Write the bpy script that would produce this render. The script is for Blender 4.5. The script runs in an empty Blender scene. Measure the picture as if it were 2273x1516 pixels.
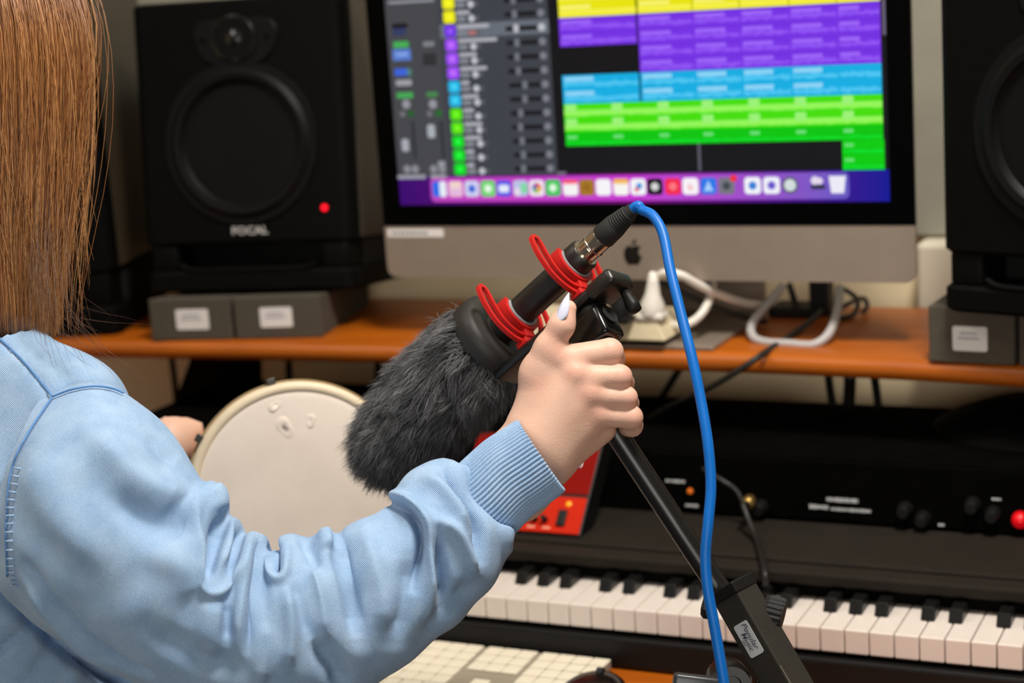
import bpy, bmesh, math, random
import numpy as np
from mathutils import Matrix, Vector

rng = np.random.default_rng(7)
random.seed(7)
sc = bpy.context.scene
COL = sc.collection

# ------------------------------------------------------------------ camera
W, H = 2273.0, 1516.0
CX, CY, FPX = W / 2, H / 2, 4000.0
def nrm(v):
    v = np.asarray(v, float)
    return v / np.linalg.norm(v)
_up = -nrm([0.068 * 19300, -19300, -FPX])            # world up, in camera axes
_x = -nrm([-7500 - CX, -(510 - CY), -FPX])           # desk direction, in camera axes
_x = nrm(_x - _up * _x.dot(_up))
_y = np.cross(_up, _x)
RC = np.array([_x, _y, _up])                         # camera axes -> world
CAM = np.array([0.0, 0.0, 1.32])
CR, CU, CB = RC[:, 0], RC[:, 1], RC[:, 2]            # camera right / up / back in world
cam = bpy.data.cameras.new('camera')
camo = bpy.data.objects.new('camera', cam)
COL.objects.link(camo)
M4 = np.eye(4); M4[:3, :3] = RC; M4[:3, 3] = CAM
camo.matrix_world = Matrix(M4.tolist())
cam.sensor_width = 36.0
cam.sensor_fit = 'HORIZONTAL'
cam.lens = 36.0 * FPX / W
cam.clip_start = 0.05
cam.dof.use_dof = True
cam.dof.focus_distance = 1.385
cam.dof.aperture_fstop = 5.0
sc.camera = camo

# ------------------------------------------------------------------ light
world = bpy.data.worlds.new('world'); sc.world = world
world.use_nodes = True
world.node_tree.nodes['Background'].inputs[0].default_value = (1.0, 0.93, 0.84, 1)
world.node_tree.nodes['Background'].inputs[1].default_value = 0.10
def area(name, loc, target, sx, sy, power, color):
    l = bpy.data.lights.new(name, 'AREA'); l.shape = 'RECTANGLE'
    l.size, l.size_y, l.energy, l.color = sx, sy, power, color
    o = bpy.data.objects.new(name, l); COL.objects.link(o)
    o.location = loc
    o.rotation_euler = (Vector(target) - Vector(loc)).to_track_quat('-Z', 'Y').to_euler()
area('ceiling_panel_light', (-0.05, 1.10, 2.66), (-0.55, 1.30, 0.6), 0.5, 0.3, 46, (1.0, 0.95, 0.88))
area('ceiling_panel_light_far', (-1.7, 0.7, 2.66), (-1.3, 1.3, 0.0), 0.9, 0.5, 10, (1.0, 0.95, 0.88))
area('added_front_fill', (0.9, -3.2, 1.45), (-0.6, 2.0, 0.9), 2.4, 1.3, 60, (1.0, 0.95, 0.88))  # added soft fill from behind the camera, brightens the wall under the shelf
vs = sc.view_settings
vs.view_transform = 'Standard'; vs.look = 'None'
vs.exposure = 0.05; vs.gamma = 1.0; vs.use_curve_mapping = False

# ------------------------------------------------------------------ pixel <-> place (pixel of the 2273x1516 frame)
def ray(px, py):
    return RC @ np.array([(px - CX) / FPX, -(py - CY) / FPX, -1.0])
def P(px, py, d):
    return CAM + ray(px, py) * d
def onz(px, py, z):
    r = ray(px, py); return CAM + r * ((z - CAM[2]) / r[2])
def ony(px, py, y):
    r = ray(px, py); return CAM + r * ((y - CAM[1]) / r[1])
def proj(V):
    c = (np.asarray(V) - CAM) @ RC
    d = -c[..., 2]
    return CX + FPX * c[..., 0] / d, CY - FPX * c[..., 1] / d, d

# ------------------------------------------------------------------ materials
def lin(c):
    c = np.asarray(c, float) / 255.0
    return tuple(np.where(c <= 0.04045, c / 12.92, ((c + 0.055) / 1.055) ** 2.4))
MATS = {}
def mat(name, rgb, rough=0.5, metal=0.0, var=0.0, vscale=40.0, bump=0.0, bscale=300.0, emit=None, estr=0.0,
        spec=0.5, sub=0.0, coat=0.0, stretch=None, rgb2=None, sheen=0.0):
    if name in MATS: return MATS[name]
    m = bpy.data.materials.new(name); m.use_nodes = True
    nt = m.node_tree; b = nt.nodes['Principled BSDF']
    col = lin(rgb)
    b.inputs['Base Color'].default_value = (*col, 1)
    b.inputs['Roughness'].default_value = rough
    b.inputs['Metallic'].default_value = metal
    b.inputs['Specular IOR Level'].default_value = spec
    if sub: 
        b.inputs['Subsurface Weight'].default_value = sub
        b.inputs['Subsurface Radius'].default_value = (0.008, 0.003, 0.0015)
        b.inputs['Subsurface Scale'].default_value = 1.0
    if coat: b.inputs['Coat Weight'].default_value = coat
    if sheen: b.inputs['Sheen Weight'].default_value = sheen
    if emit is not None:
        b.inputs['Emission Color'].default_value = (*lin(emit), 1)
        b.inputs['Emission Strength'].default_value = estr
    tc = nt.nodes.new('ShaderNodeTexCoord')
    src = tc.outputs['Object']
    if stretch:
        mp = nt.nodes.new('ShaderNodeMapping'); mp.inputs['Scale'].default_value = stretch
        nt.links.new(src, mp.inputs[0]); src = mp.outputs[0]
    if var or rgb2 is not None:
        n = nt.nodes.new('ShaderNodeTexNoise'); n.inputs['Scale'].default_value = vscale
        n.inputs['Detail'].default_value = 5
        nt.links.new(src, n.inputs['Vector'])
        r = nt.nodes.new('ShaderNodeValToRGB')
        r.color_ramp.elements[0].position = 0.32; r.color_ramp.elements[1].position = 0.68
        if rgb2 is None:
            a = tuple(min(1, c * (1 - var)) for c in col); z = tuple(min(1, c * (1 + var)) for c in col)
        else:
            a, z = col, lin(rgb2)
        r.color_ramp.elements[0].color = (*a, 1); r.color_ramp.elements[1].color = (*z, 1)
        nt.links.new(n.outputs['Fac'], r.inputs[0]); nt.links.new(r.outputs[0], b.inputs['Base Color'])
    if bump:
        n2 = nt.nodes.new('ShaderNodeTexNoise'); n2.inputs['Scale'].default_value = bscale
        n2.inputs['Detail'].default_value = 3
        nt.links.new(src, n2.inputs['Vector'])
        bp = nt.nodes.new('ShaderNodeBump'); bp.inputs['Strength'].default_value = bump
        bp.inputs['Distance'].default_value = 0.002
        nt.links.new(n2.outputs['Fac'], bp.inputs['Height']); nt.links.new(bp.outputs[0], b.inputs['Normal'])
    MATS[name] = m
    return m

def attr_mat(name, rough=0.6, emission=None, spec=0.3, attr='Col', sheen=0.0):
    m = bpy.data.materials.new(name); m.use_nodes = True
    nt = m.node_tree; b = nt.nodes['Principled BSDF']
    a = nt.nodes.new('ShaderNodeAttribute'); a.attribute_name = attr
    b.inputs['Roughness'].default_value = rough; b.inputs['Specular IOR Level'].default_value = spec
    if emission is None:
        nt.links.new(a.outputs['Color'], b.inputs['Base Color'])
    else:
        b.inputs['Base Color'].default_value = (0.003, 0.003, 0.003, 1)
        nt.links.new(a.outputs['Color'], b.inputs['Emission Color'])
        b.inputs['Emission Strength'].default_value = emission
    if sheen: b.inputs['Sheen Weight'].default_value = sheen
    MATS[name] = m
    return m

BLACKPL = mat('black_plastic', (16, 15, 14), 0.5, bump=0.05, bscale=900, spec=0.25)
BLACKMAT = mat('black_matte', (9, 8.5, 8), 0.8, var=0.15, spec=0.06)
BLACKGL = mat('black_gloss', (10, 10, 10), 0.18)
BLACKMET = mat('black_paint_metal', (20, 19, 17), 0.32, var=0.12, spec=0.6)
RUBBER = mat('black_rubber', (22, 22, 22), 0.7, bump=0.08)
SILVER = mat('aluminium', (160, 145, 131), 0.45, metal=0.5, var=0.03)
CHROME = mat('nickel', (200, 192, 180), 0.18, metal=1.0)
WHITEPL = mat('white_plastic', (226, 220, 208), 0.4, var=0.03)
CREAMPL = mat('cream_plastic', (218, 204, 170), 0.4, var=0.03)
PAPER = mat('paper_label', (224, 220, 216), 0.7, var=0.02)
INK = mat('ink', (80, 80, 92), 0.8, var=0.1)

# ------------------------------------------------------------------ object helpers
def setp(o, label=None, cat=None, group=None, kind=None):
    for k, v in (('label', label), ('category', cat), ('group', group), ('kind', kind)):
        if v: o[k] = v
    return o
def mesh_from(name, V, F):
    me = bpy.data.meshes.new(name)
    if isinstance(F, np.ndarray):
        V = np.asarray(V, np.float32); n, k = F.shape
        me.vertices.add(len(V)); me.vertices.foreach_set('co', V.ravel())
        me.loops.add(n * k); me.loops.foreach_set('vertex_index', F.astype(np.int32).ravel())
        me.polygons.add(n)
        me.polygons.foreach_set('loop_start', np.arange(0, n * k, k, dtype=np.int32))
        me.update(calc_edges=True)
    else:
        me.from_pydata([tuple(map(float, v)) for v in V], [], [tuple(f) for f in F])
        me.update()
    return me
def link(name, me, m=None, parent=None, smooth=False):
    o = bpy.data.objects.new(name, me); COL.objects.link(o)
    if m is not None and me is not None and len(me.materials) == 0: me.materials.append(m)
    if smooth and me is not None:
        me.polygons.foreach_set('use_smooth', np.ones(len(me.polygons), bool))
    if parent is not None: o.parent = parent
    return o
def thing(name, loc, label, cat, group=None, mtx=None):
    o = bpy.data.objects.new(name, None); COL.objects.link(o)
    if mtx is not None: o.matrix_world = Matrix(np.asarray(mtx).tolist())
    else: o.location = tuple(map(float, loc))
    o.empty_display_size = 0.05
    setp(o, label, cat, group)
    o['_m'] = 0
    del o['_m']
    ROOTM[o.name] = np.array(mtx) if mtx is not None else np.block([[np.eye(3), np.asarray(loc, float).reshape(3, 1)], [np.zeros((1, 3)), np.ones((1, 1))]])
    return o
ROOTM = {}
def rootmat(o):
    while o.parent is not None: o = o.parent
    return ROOTM.get(o.name, np.eye(4))
def part(name, VF, m, parent=None, smooth=False, world=True, flat_angle=None):
    """one mesh object; V in world coordinates unless world=False (then in the root's own frame)"""
    V, F = VF
    V = np.asarray(V, float)
    if parent is not None and world:
        Mi = np.linalg.inv(rootmat(parent))
        V = V @ Mi[:3, :3].T + Mi[:3, 3]
    me = mesh_from(name, V, F)
    o = link(name, me, m, parent, smooth)
    if smooth and flat_angle: autosmooth(me, flat_angle)
    return o
def autosmooth(me, ang):
    try: me.set_sharp_from_angle(angle=math.radians(ang))
    except Exception: pass
def frame(o, ax, ay, az):
    m = np.eye(4); m[:3, 0], m[:3, 1], m[:3, 2], m[:3, 3] = ax, ay, az, o
    return m
def xf(m, VF):
    V, F = VF
    V = np.asarray(V, float)
    return V @ m[:3, :3].T + m[:3, 3], F
def join(*vfs):
    Vs, Fs, n = [], [], 0
    for V, F in vfs:
        Vs.append(np.asarray(V, float)); Fs += [tuple(int(i) + n for i in f) for f in F]; n += len(V)
    return np.concatenate(Vs), Fs
def rbox(x0, x1, y0, y1, z0, z1, bev=0.0, seg=2):
    bm = bmesh.new()
    bmesh.ops.create_cube(bm, size=1.0)
    for v in bm.verts:
        v.co = ((x0 + x1) / 2 + v.co.x * (x1 - x0), (y0 + y1) / 2 + v.co.y * (y1 - y0), (z0 + z1) / 2 + v.co.z * (z1 - z0))
    if bev > 0:
        bmesh.ops.bevel(bm, geom=bm.edges[:], offset=bev, segments=seg, affect='EDGES', profile=0.5, clamp_overlap=True)
    bm.verts.ensure_lookup_table()
    V = np.array([v.co[:] for v in bm.verts]); F = [[v.index for v in f.verts] for f in bm.faces]
    bm.free()
    return V, F
def rrect2(x0, x1, z0, z1, r, n=5):
    r = min(r, abs(x1 - x0) / 2.001, abs(z1 - z0) / 2.001)
    out = []
    for cxx, czz, a0 in ((x1 - r, z1 - r, 0), (x0 + r, z1 - r, 90), (x0 + r, z0 + r, 180), (x1 - r, z0 + r, 270)):
        for i in range(n + 1):
            a = math.radians(a0 + 90 * i / n); out.append((cxx + r * math.cos(a), czz + r * math.sin(a)))
    return out
def extrude(poly, y0, y1, bev=0.0):
    """2D polygon (x,z) extruded along y; optional chamfer"""
    n = len(poly); p = np.array(poly, float)
    rings = [(p, y0), (p, y1)]
    if bev:
        c = p.mean(0); s = 1 - bev / np.abs(p - c).max()
        q = c + (p - c) * s
        sg = 1 if y1 > y0 else -1
        rings = [(q, y0), (p, y0 + sg * bev), (p, y1 - sg * bev), (q, y1)]
    V = np.concatenate([np.c_[a[:, 0], np.full(n, y), a[:, 1]] for a, y in rings])
    F = [list(range(n))[::-1] if y1 < y0 else list(range(n))]
    k = len(rings)
    for r in range(k - 1):
        for i in range(n):
            j = (i + 1) % n
            f = [r * n + i, (r + 1) * n + i, (r + 1) * n + j, r * n + j]
            F.append(f if y1 > y0 else f[::-1])
    last = [(k - 1) * n + i for i in range(n)]
    F.append(last[::-1] if y1 > y0 else last)
    return V, F
def catmull(pts, n):
    p = np.asarray(pts, float)
    p = np.vstack([2 * p[0] - p[1], p, 2 * p[-1] - p[-2]])
    t = np.linspace(0, len(p) - 3, n); i = np.minimum(t.astype(int), len(p) - 4); u = (t - i)[:, None]
    a, b, c, d = p[i], p[i + 1], p[i + 2], p[i + 3]
    return 0.5 * (2 * b + (c - a) * u + (2 * a - 5 * b + 4 * c - d) * u ** 2 + (-a + 3 * b - 3 * c + d) * u ** 3)
def tube(pts, r, n=48, k=10, smooth=True):
    p = catmull(pts, n) if smooth else np.asarray(pts, float)
    n = len(p)
    rad = np.full(n, float(r)) if np.isscalar(r) else np.interp(np.linspace(0, 1, n), np.linspace(0, 1, len(r)), r)
    t = np.gradient(p, axis=0); t /= np.linalg.norm(t, axis=1)[:, None] + 1e-12
    ref = np.array([0.31, 0.2, 0.93])
    if abs(t[0].dot(ref)) > 0.9: ref = np.array([1.0, 0.1, 0])
    u = np.cross(t[0], ref); u /= np.linalg.norm(u)
    V = []
    a = np.linspace(0, 2 * np.pi, k, endpoint=False)
    for i in range(n):
        u = u - t[i] * u.dot(t[i]); u /= np.linalg.norm(u); v = np.cross(t[i], u)
        V.append(p[i] + rad[i] * (np.cos(a)[:, None] * u + np.sin(a)[:, None] * v))
    V = np.concatenate(V)
    F = [[i * k + j, i * k + (j + 1) % k, (i + 1) * k + (j + 1) % k, (i + 1) * k + j] for i in range(n - 1) for j in range(k)]
    F += [list(range(k))[::-1], [(n - 1) * k + j for j in range(k)]]
    return V, F
def lathe(o, axis, prof, k=32, ref=None):
    """prof: list of (distance along axis, radius)"""
    axis = nrm(axis)
    ref = np.array([0, 0, 1.0]) if ref is None else np.asarray(ref, float)
    if abs(axis.dot(nrm(ref))) > 0.95: ref = np.array([1.0, 0, 0])
    u = nrm(np.cross(axis, ref)); v = np.cross(axis, u)
    a = np.linspace(0, 2 * np.pi, k, endpoint=False)
    ring = np.cos(a)[:, None] * u + np.sin(a)[:, None] * v
    V = np.concatenate([np.asarray(o) + axis * s + ring * max(r, 1e-5) for s, r in prof])
    n = len(prof)
    F = [[i * k + j, i * k + (j + 1) % k, (i + 1) * k + (j + 1) % k, (i + 1) * k + j] for i in range(n - 1) for j in range(k)]
    F += [list(range(k))[::-1], [(n - 1) * k + j for j in range(k)]]
    return V, F
def ribbon2(path, w, y0, y1):
    """2D path (x,z) given a width, extruded along y -> closed band"""
    p = np.asarray(path, float)
    t = np.gradient(p, axis=0); t /= np.linalg.norm(t, axis=1)[:, None] + 1e-12
    nn = np.c_[-t[:, 1], t[:, 0]]
    return extrude(list(map(tuple, np.vstack([p + nn * w / 2, (p - nn * w / 2)[::-1]]))), y0, y1)
def text_vf(s, size, align='CENTER', bold=0.0, shear=0.0):
    cu = bpy.data.curves.new('txt', 'FONT'); cu.body = s; cu.size = size; cu.align_x = align; cu.align_y = 'CENTER'
    cu.extrude = 0.0001; cu.offset = bold; cu.shear = shear; cu.resolution_u = 3
    o = bpy.data.objects.new('txt', cu); COL.objects.link(o)
    dg = bpy.context.evaluated_depsgraph_get(); me = bpy.data.meshes.new_from_object(o.evaluated_get(dg))
    V = np.array([v.co[:] for v in me.vertices]); F = [list(p.vertices) for p in me.polygons]
    bpy.data.objects.remove(o); bpy.data.curves.remove(cu); bpy.data.meshes.remove(me)
    return V, F
def surface_nets(xs, ys, zs, D):
    nx, ny, nz = D.shape
    pos = np.zeros((nx - 1, ny - 1, nz - 1, 3), np.float32); cnt = np.zeros((nx - 1, ny - 1, nz - 1), np.float32)
    ax = (xs, ys, zs)
    for a in range(3):
        b, c = [i for i in range(3) if i != a]
        for ob in (0, 1):
            for oc in (0, 1):
                s0 = [None] * 3; s1 = [None] * 3
                s0[a] = slice(0, -1); s1[a] = slice(1, None)
                s0[b] = s1[b] = slice(ob, D.shape[b] - 1 + ob); s0[c] = s1[c] = slice(oc, D.shape[c] - 1 + oc)
                d0 = D[tuple(s0)]; d1 = D[tuple(s1)]
                idx = np.nonzero((d0 < 0) != (d1 < 0))
                t = d0[idx] / (d0[idx] - d1[idx])
                q = np.empty((len(t), 3), np.float32)
                q[:, a] = ax[a][idx[a]] + t * (ax[a][idx[a] + 1] - ax[a][idx[a]])
                q[:, b] = ax[b][idx[b] + ob]; q[:, c] = ax[c][idx[c] + oc]
                pos[idx] += q; cnt[idx] += 1
    act = cnt > 0
    ids = np.full(cnt.shape, -1, np.int64); ids[act] = np.arange(act.sum())
    V = pos[act] / cnt[act][:, None]
    Fs = []
    ins = D < 0
    for a in range(3):
        b, c = (a + 1) % 3, (a + 2) % 3
        s0 = [None] * 3; s1 = [None] * 3
        s0[a] = slice(0, -1); s1[a] = slice(1, None)
        s0[b] = s1[b] = slice(1, -1); s0[c] = s1[c] = slice(1, -1)
        A = ins[tuple(s0)]; B = ins[tuple(s1)]
        for flip, mk in ((False, A & ~B), (True, ~A & B)):
            idx = list(np.nonzero(mk)); idx[b] = idx[b] + 1; idx[c] = idx[c] + 1
            def g(db, dc):
                i = list(idx); i[b] = i[b] + db; i[c] = i[c] + dc
                return ids[tuple(i)]
            q = np.stack([g(-1, -1), g(0, -1), g(0, 0), g(-1, 0)], 1)
            Fs.append(q[:, ::-1] if flip else q)
    F = np.concatenate(Fs)
    return V, F[(F >= 0).all(1)]
class SDF:
    def __init__(s, xs, ys, zs):
        s.x, s.y, s.z = [np.asarray(a, np.float32) for a in (xs, ys, zs)]
        s.D = np.full((len(xs), len(ys), len(zs)), 0.5, np.float32)
    def cone(s, a, b, ra, rb, k=0.005, target=None):
        D = s.D if target is None else target
        a = np.asarray(a, float); b = np.asarray(b, float)
        m = 0.02 + k
        lo = np.minimum(a - ra, b - rb) - m; hi = np.maximum(a + ra, b + rb) + m
        sl = tuple(slice(np.searchsorted(q, lo[i]), np.searchsorted(q, hi[i])) for i, q in enumerate((s.x, s.y, s.z)))
        X = s.x[sl[0]][:, None, None] - a[0]; Y = s.y[sl[1]][None, :, None] - a[1]; Z = s.z[sl[2]][None, None, :] - a[2]
        d = b - a; L2 = d.dot(d) + 1e-12
        t = np.clip((X * d[0] + Y * d[1] + Z * d[2]) / L2, 0, 1)
        q = np.sqrt((X - t * d[0]) ** 2 + (Y - t * d[1]) ** 2 + (Z - t * d[2]) ** 2) - (ra + (rb - ra) * t)
        e = D[sl]
        h = np.maximum(k - np.abs(e - q), 0) / k
        D[sl] = np.minimum(e, q) - h * h * k * 0.25
    def mesh(s):
        return surface_nets(s.x, s.y, s.z, s.D)
def relax(V, F, it=2, lam=0.5):
    V = np.asarray(V, float).copy(); F = np.asarray(F)
    E = np.concatenate([F[:, [0, 1]], F[:, [1, 2]], F[:, [2, 3]], F[:, [3, 0]]])
    E = np.concatenate([E, E[:, ::-1]])
    deg = np.bincount(E[:, 0], minlength=len(V))[:, None]
    for _ in range(it):
        S = np.stack([np.bincount(E[:, 0], weights=V[E[:, 1], i], minlength=len(V)) for i in range(3)], 1)
        V += lam * (S / np.maximum(deg, 1) - V)
    return V
def vnormals(V, F):
    V = np.asarray(V, float); F = np.asarray(F)
    n = np.cross(V[F[:, 2]] - V[F[:, 0]], V[F[:, 3]] - V[F[:, 1]])
    N = np.zeros_like(V)
    for i in range(4):
        for c in range(3): N[:, c] += np.bincount(F[:, i], weights=n[:, c], minlength=len(V))
    return N / (np.linalg.norm(N, axis=1)[:, None] + 1e-12)
def strands(pts, rad, cols):
    """pts (N,S,3), rad (S,) or (N,S), cols (N,S,3): three-sided tapered strands as one mesh"""
    N, S, _ = pts.shape
    t = np.gradient(pts, axis=1); t /= np.linalg.norm(t, axis=2)[..., None] + 1e-12
    ref = np.broadcast_to(nrm([0.37, -0.81, 0.45]), t.shape)
    u = np.cross(t, ref); u /= np.linalg.norm(u, axis=2)[..., None] + 1e-12
    v = np.cross(t, u)
    R = np.broadcast_to(np.asarray(rad), (N, S))[..., None]
    V = np.stack([pts + R * (math.cos(a) * u + math.sin(a) * v) for a in (0, 2.0944, 4.1888)], 2)
    idx = np.arange(N * S * 3).reshape(N, S, 3)
    F = np.stack([np.stack([idx[:, :-1, j], idx[:, :-1, (j + 1) % 3], idx[:, 1:, (j + 1) % 3], idx[:, 1:, j]], -1) for j in range(3)], 2).reshape(-1, 4)
    C = np.repeat(cols[:, :, None, :], 3, 2).reshape(-1, 3)
    return V.reshape(-1, 3), F, C
def color_attr(me, C):
    a = me.color_attributes.new('Col', 'FLOAT_COLOR', 'POINT')
    a.data.foreach_set('color', np.c_[C, np.ones(len(C))].astype(np.float32).ravel())

# ================================================================== THE ROOM
WALL_Y = 2.20
CREAM = mat('wall_cream', (240, 220, 180), 0.8, var=0.04, vscale=6, bump=0.05, bscale=200)
GREYW = mat('wall_grey_board', (150, 146, 132), 0.9, var=0.05, vscale=20, bump=0.2, bscale=500)
def struct(name, VF, m):
    o = part(name, VF, m); o['kind'] = 'structure'; return o
floor = struct('floor', rbox(-3.2, 1.8, -1.2, WALL_Y, -0.05, 0.0), mat('carpet', (92, 88, 84), 0.95, var=0.2, vscale=120, bump=0.3, bscale=900))
wall = struct('wall_back', rbox(-3.2, 1.8, WALL_Y, WALL_Y + 0.1, 0.0, 2.75), CREAM)
struct('ceiling', rbox(-3.2, 1.8, -1.2, WALL_Y + 0.1, 2.75, 2.83), mat('ceiling_white', (232, 228, 220), 0.9, var=0.02))
struct('wall_left', rbox(-3.3, -3.2, -1.2, WALL_Y + 0.1, 0.0, 2.75), CREAM)
part('wall_board', rbox(-3.1, 1.7, WALL_Y - 0.012, WALL_Y + 0.002, 0.965, 2.5, 0.004), GREYW, wall)
part('cable_trunking', rbox(-0.475, 1.7, WALL_Y - 0.05, WALL_Y + 0.002, 0.85, 0.963, 0.006), mat('trunking_white', (224, 214, 192), 0.5, var=0.02), wall)

# ================================================================== THE DESK
SHELF_Z, DESK_Z = 0.888, 0.628
def wood(name, a, b):
    m = bpy.data.materials.new(name); m.use_nodes = True
    nt = m.node_tree; bs = nt.nodes['Principled BSDF']; bs.inputs['Roughness'].default_value = 0.36
    tc = nt.nodes.new('ShaderNodeTexCoord'); mp = nt.nodes.new('ShaderNodeMapping')
    mp.inputs['Scale'].default_value = (1.2, 14, 14)
    n = nt.nodes.new('ShaderNodeTexNoise'); n.inputs['Scale'].default_value = 3.0; n.inputs['Detail'].default_value = 8
    n.inputs['Distortion'].default_value = 0.6
    r = nt.nodes.new('ShaderNodeValToRGB')
    r.color_ramp.elements[0].position = 0.3; r.color_ramp.elements[1].position = 0.72
    r.color_ramp.elements[0].color = (*lin(a), 1); r.color_ramp.elements[1].color = (*lin(b), 1)
    nt.links.new(tc.outputs['Object'], mp.inputs[0]); nt.links.new(mp.outputs[0], n.inputs['Vector'])
    nt.links.new(n.outputs['Fac'], r.inputs[0]); nt.links.new(r.outputs[0], bs.inputs['Base Color'])
    return m
WOOD = wood('cherry_wood', (156, 76, 8), (184, 96, 14))
desk = thing('studio_desk', (-0.8, 1.85, 0), 'orange cherry wood studio desk with raised rear shelf and black supports', 'desk')
fr = np.array([(-2.1, 1.75), (-1.464, 1.822), (-1.376, 1.832), (-1.041, 1.848), (-0.733, 1.858), (-0.578, 1.860), (-0.398, 1.850), (-0.298, 1.838), (0.35, 1.74)])
xs_ = np.linspace(-2.1, 0.35, 80)
yf = np.interp(xs_, fr[:, 0], fr[:, 1])
yf = np.convolve(np.pad(yf, 6, mode='edge'), np.ones(13) / 13, 'valid')
TH = 0.024
prof = [(0.28, 0.0)] + [(0.012 - 0.012 * math.sin(a), -TH / 2 + TH / 2 * math.cos(a)) for a in np.linspace(0, math.pi, 9)] + [(0.28, -TH)]
prof_n = len(prof)
V = []
for x, y in zip(xs_, yf):
    for i, (dy, dz) in enumerate(prof):
        V.append((x, 2.13 if i in (0, prof_n - 1) else y + dy, SHELF_Z + dz))
F = [[i * prof_n + j, (i + 1) * prof_n + j, (i + 1) * prof_n + (j + 1) % prof_n, i * prof_n + (j + 1) % prof_n] for i in range(len(xs_) - 1) for j in range(prof_n)]
F += [list(range(prof_n)), [(len(xs_) - 1) * prof_n + j for j in range(prof_n)][::-1]]
part('shelf_board', (np.array(V), F), WOOD, desk, smooth=True, flat_angle=40)
part('desktop', rbox(-2.0, 0.35, 1.375, 2.12, DESK_Z - 0.028, DESK_Z, 0.008, 3), WOOD, desk, smooth=True, flat_angle=40)
for x in (-1.95, 0.3):
    part('side_panel', rbox(x - 0.014, x + 0.014, 1.42, 2.10, 0.0, DESK_Z - 0.028, 0.002), BLACKMAT, desk)
part('shelf_support', rbox(-1.95, -1.92, 1.9, 2.1, DESK_Z, SHELF_Z - TH, 0.002), BLACKMAT, desk)
part('shelf_support', rbox(0.27, 0.30, 1.9, 2.1, DESK_Z, SHELF_Z - TH, 0.002), BLACKMAT, desk)
# slanted black bracket seen beyond the drum
q = [ony(*p, 1.98) for p in ((446, 780), (548, 780), (535, 960), (372, 960))]
pl = [(v[0], v[2]) for v in q]
part('shelf_support', extrude([(pl[0][0], SHELF_Z - TH), (pl[1][0], SHELF_Z - TH), (pl[2][0] - 0.0, DESK_Z), (pl[3][0] - 0.06, DESK_Z)], 1.98, 2.02), BLACKMAT, desk)

# ================================================================== THE COMPUTER
MY = 1.905                                   # front plane of the display
mx0, mx1 = -1.0665, -0.4205
MZB, MZC = 1.0235, 0.9605                    # lower edge of the black glass, lower edge of the chin
MZT = MZC + 0.432
mon = thing('desktop_computer', (-0.743, 1.93, SHELF_Z), 'slim all-in-one desktop computer with lit colourful editing screen and silver chin', 'computer')
pc = (mx0 + mx1) / 2
out = rrect2(mx0, mx1, MZC, MZT, 0.012, 4)
part('chin', extrude([(x, min(z, MZB)) for x, z in out], MY, MY + 0.005), SILVER, mon)
part('glass_panel', extrude([(x, max(z, MZB)) for x, z in out], MY - 0.0008, MY + 0.005), mat('screen_glass', (2, 2, 2), 0.3, spec=0.06), mon)
# curved aluminium back
nb = 10; Vb = []; Fb = []
o2 = np.array(out); c2 = o2.mean(0)
for i in range(nb + 1):
    t = i / nb; s = math.cos(t * math.pi / 2 * 0.98)
    s = 0.25 + 0.75 * s
    Vb += [(c2[0] + (x - c2[0]) * s, MY + 0.005 + 0.045 * math.sin(t * math.pi / 2), c2[1] + (z - c2[1]) * s) for x, z in out]
k = len(out)
Fb = [[i * k + j, i * k + (j + 1) % k, (i + 1) * k + (j + 1) % k, (i + 1) * k + j] for i in range(nb) for j in range(k)] + [[nb * k + j for j in range(k)]]
part('rear_shell', (np.array(Vb), Fb), SILVER, mon, smooth=True)
# stand: foot plate and sloping neck
fx0, fx1, fy0 = pc - 0.100, pc + 0.104, 1.866
sw = 0.009
part('stand_foot', extrude(rrect2(fx0, fx1, fy0, 2.07, 0.004), 0, sw) if False else rbox(fx0, fx1, fy0, 2.068, SHELF_Z, SHELF_Z + 0.006, 0.002), SILVER, mon)
neck = catmull([(2.064, SHELF_Z + 0.006), (2.066, SHELF_Z + 0.05), (2.045, 0.97), (2.0, 1.06), (1.955, 1.15)], 20)
tn = np.gradient(neck, axis=0); tn /= np.linalg.norm(tn, axis=1)[:, None]; nn_ = np.c_[-tn[:, 1], tn[:, 0]]
band = np.vstack([neck + nn_ * 0.004, (neck - nn_ * 0.004)[::-1]])
Vn, Fn = extrude([tuple(p) for p in band], fx0, fx1)
part('stand_neck', (Vn[:, [1, 0, 2]], [f[::-1] for f in Fn]), SILVER, mon)
# fruit logo
def logo_pts():
    body = [(0, .60), (.10, .66), (.24, .70), (.38, .66), (.48, .56), (.39, .47), (.35, .34), (.38, .20), (.46, .10), (.53, .05),
            (.48, -.10), (.40, -.24), (.30, -.36), (.19, -.41), (.08, -.38), (0, -.36), (-.08, -.38), (-.19, -.41), (-.31, -.35),
            (-.42, -.20), (-.50, -.02), (-.53, .18), (-.50, .38), (-.42, .54), (-.29, .66), (-.17, .68), (-.08, .64)]
    leaf = [(0, .72), (.01, .86), (.09, .98), (.22, 1.05), (.22, .92), (.15, .80)]
    return body, leaf
lc = ony(1405, 572, MY); ls = 0.0205
body, leaf = logo_pts()
body = catmull(body + body[:1], 70)[:-1]; leaf = catmull(leaf + leaf[:1], 20)[:-1]
mk = lambda pts, y: extrude([(lc[0] + x * ls, lc[2] + (z) * ls) for x, z in pts][::-1], MY - 0.0006, MY + 0.001)
part('logo', join(mk(body, 0), mk(leaf, 0)), BLACKGL, mon)
a = ony(860, 508, MY); b = ony(985, 526, MY)
part('name_label', rbox(a[0], b[0], MY - 0.0006, MY + 0.001, b[2], a[2]), PAPER, mon)
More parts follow.
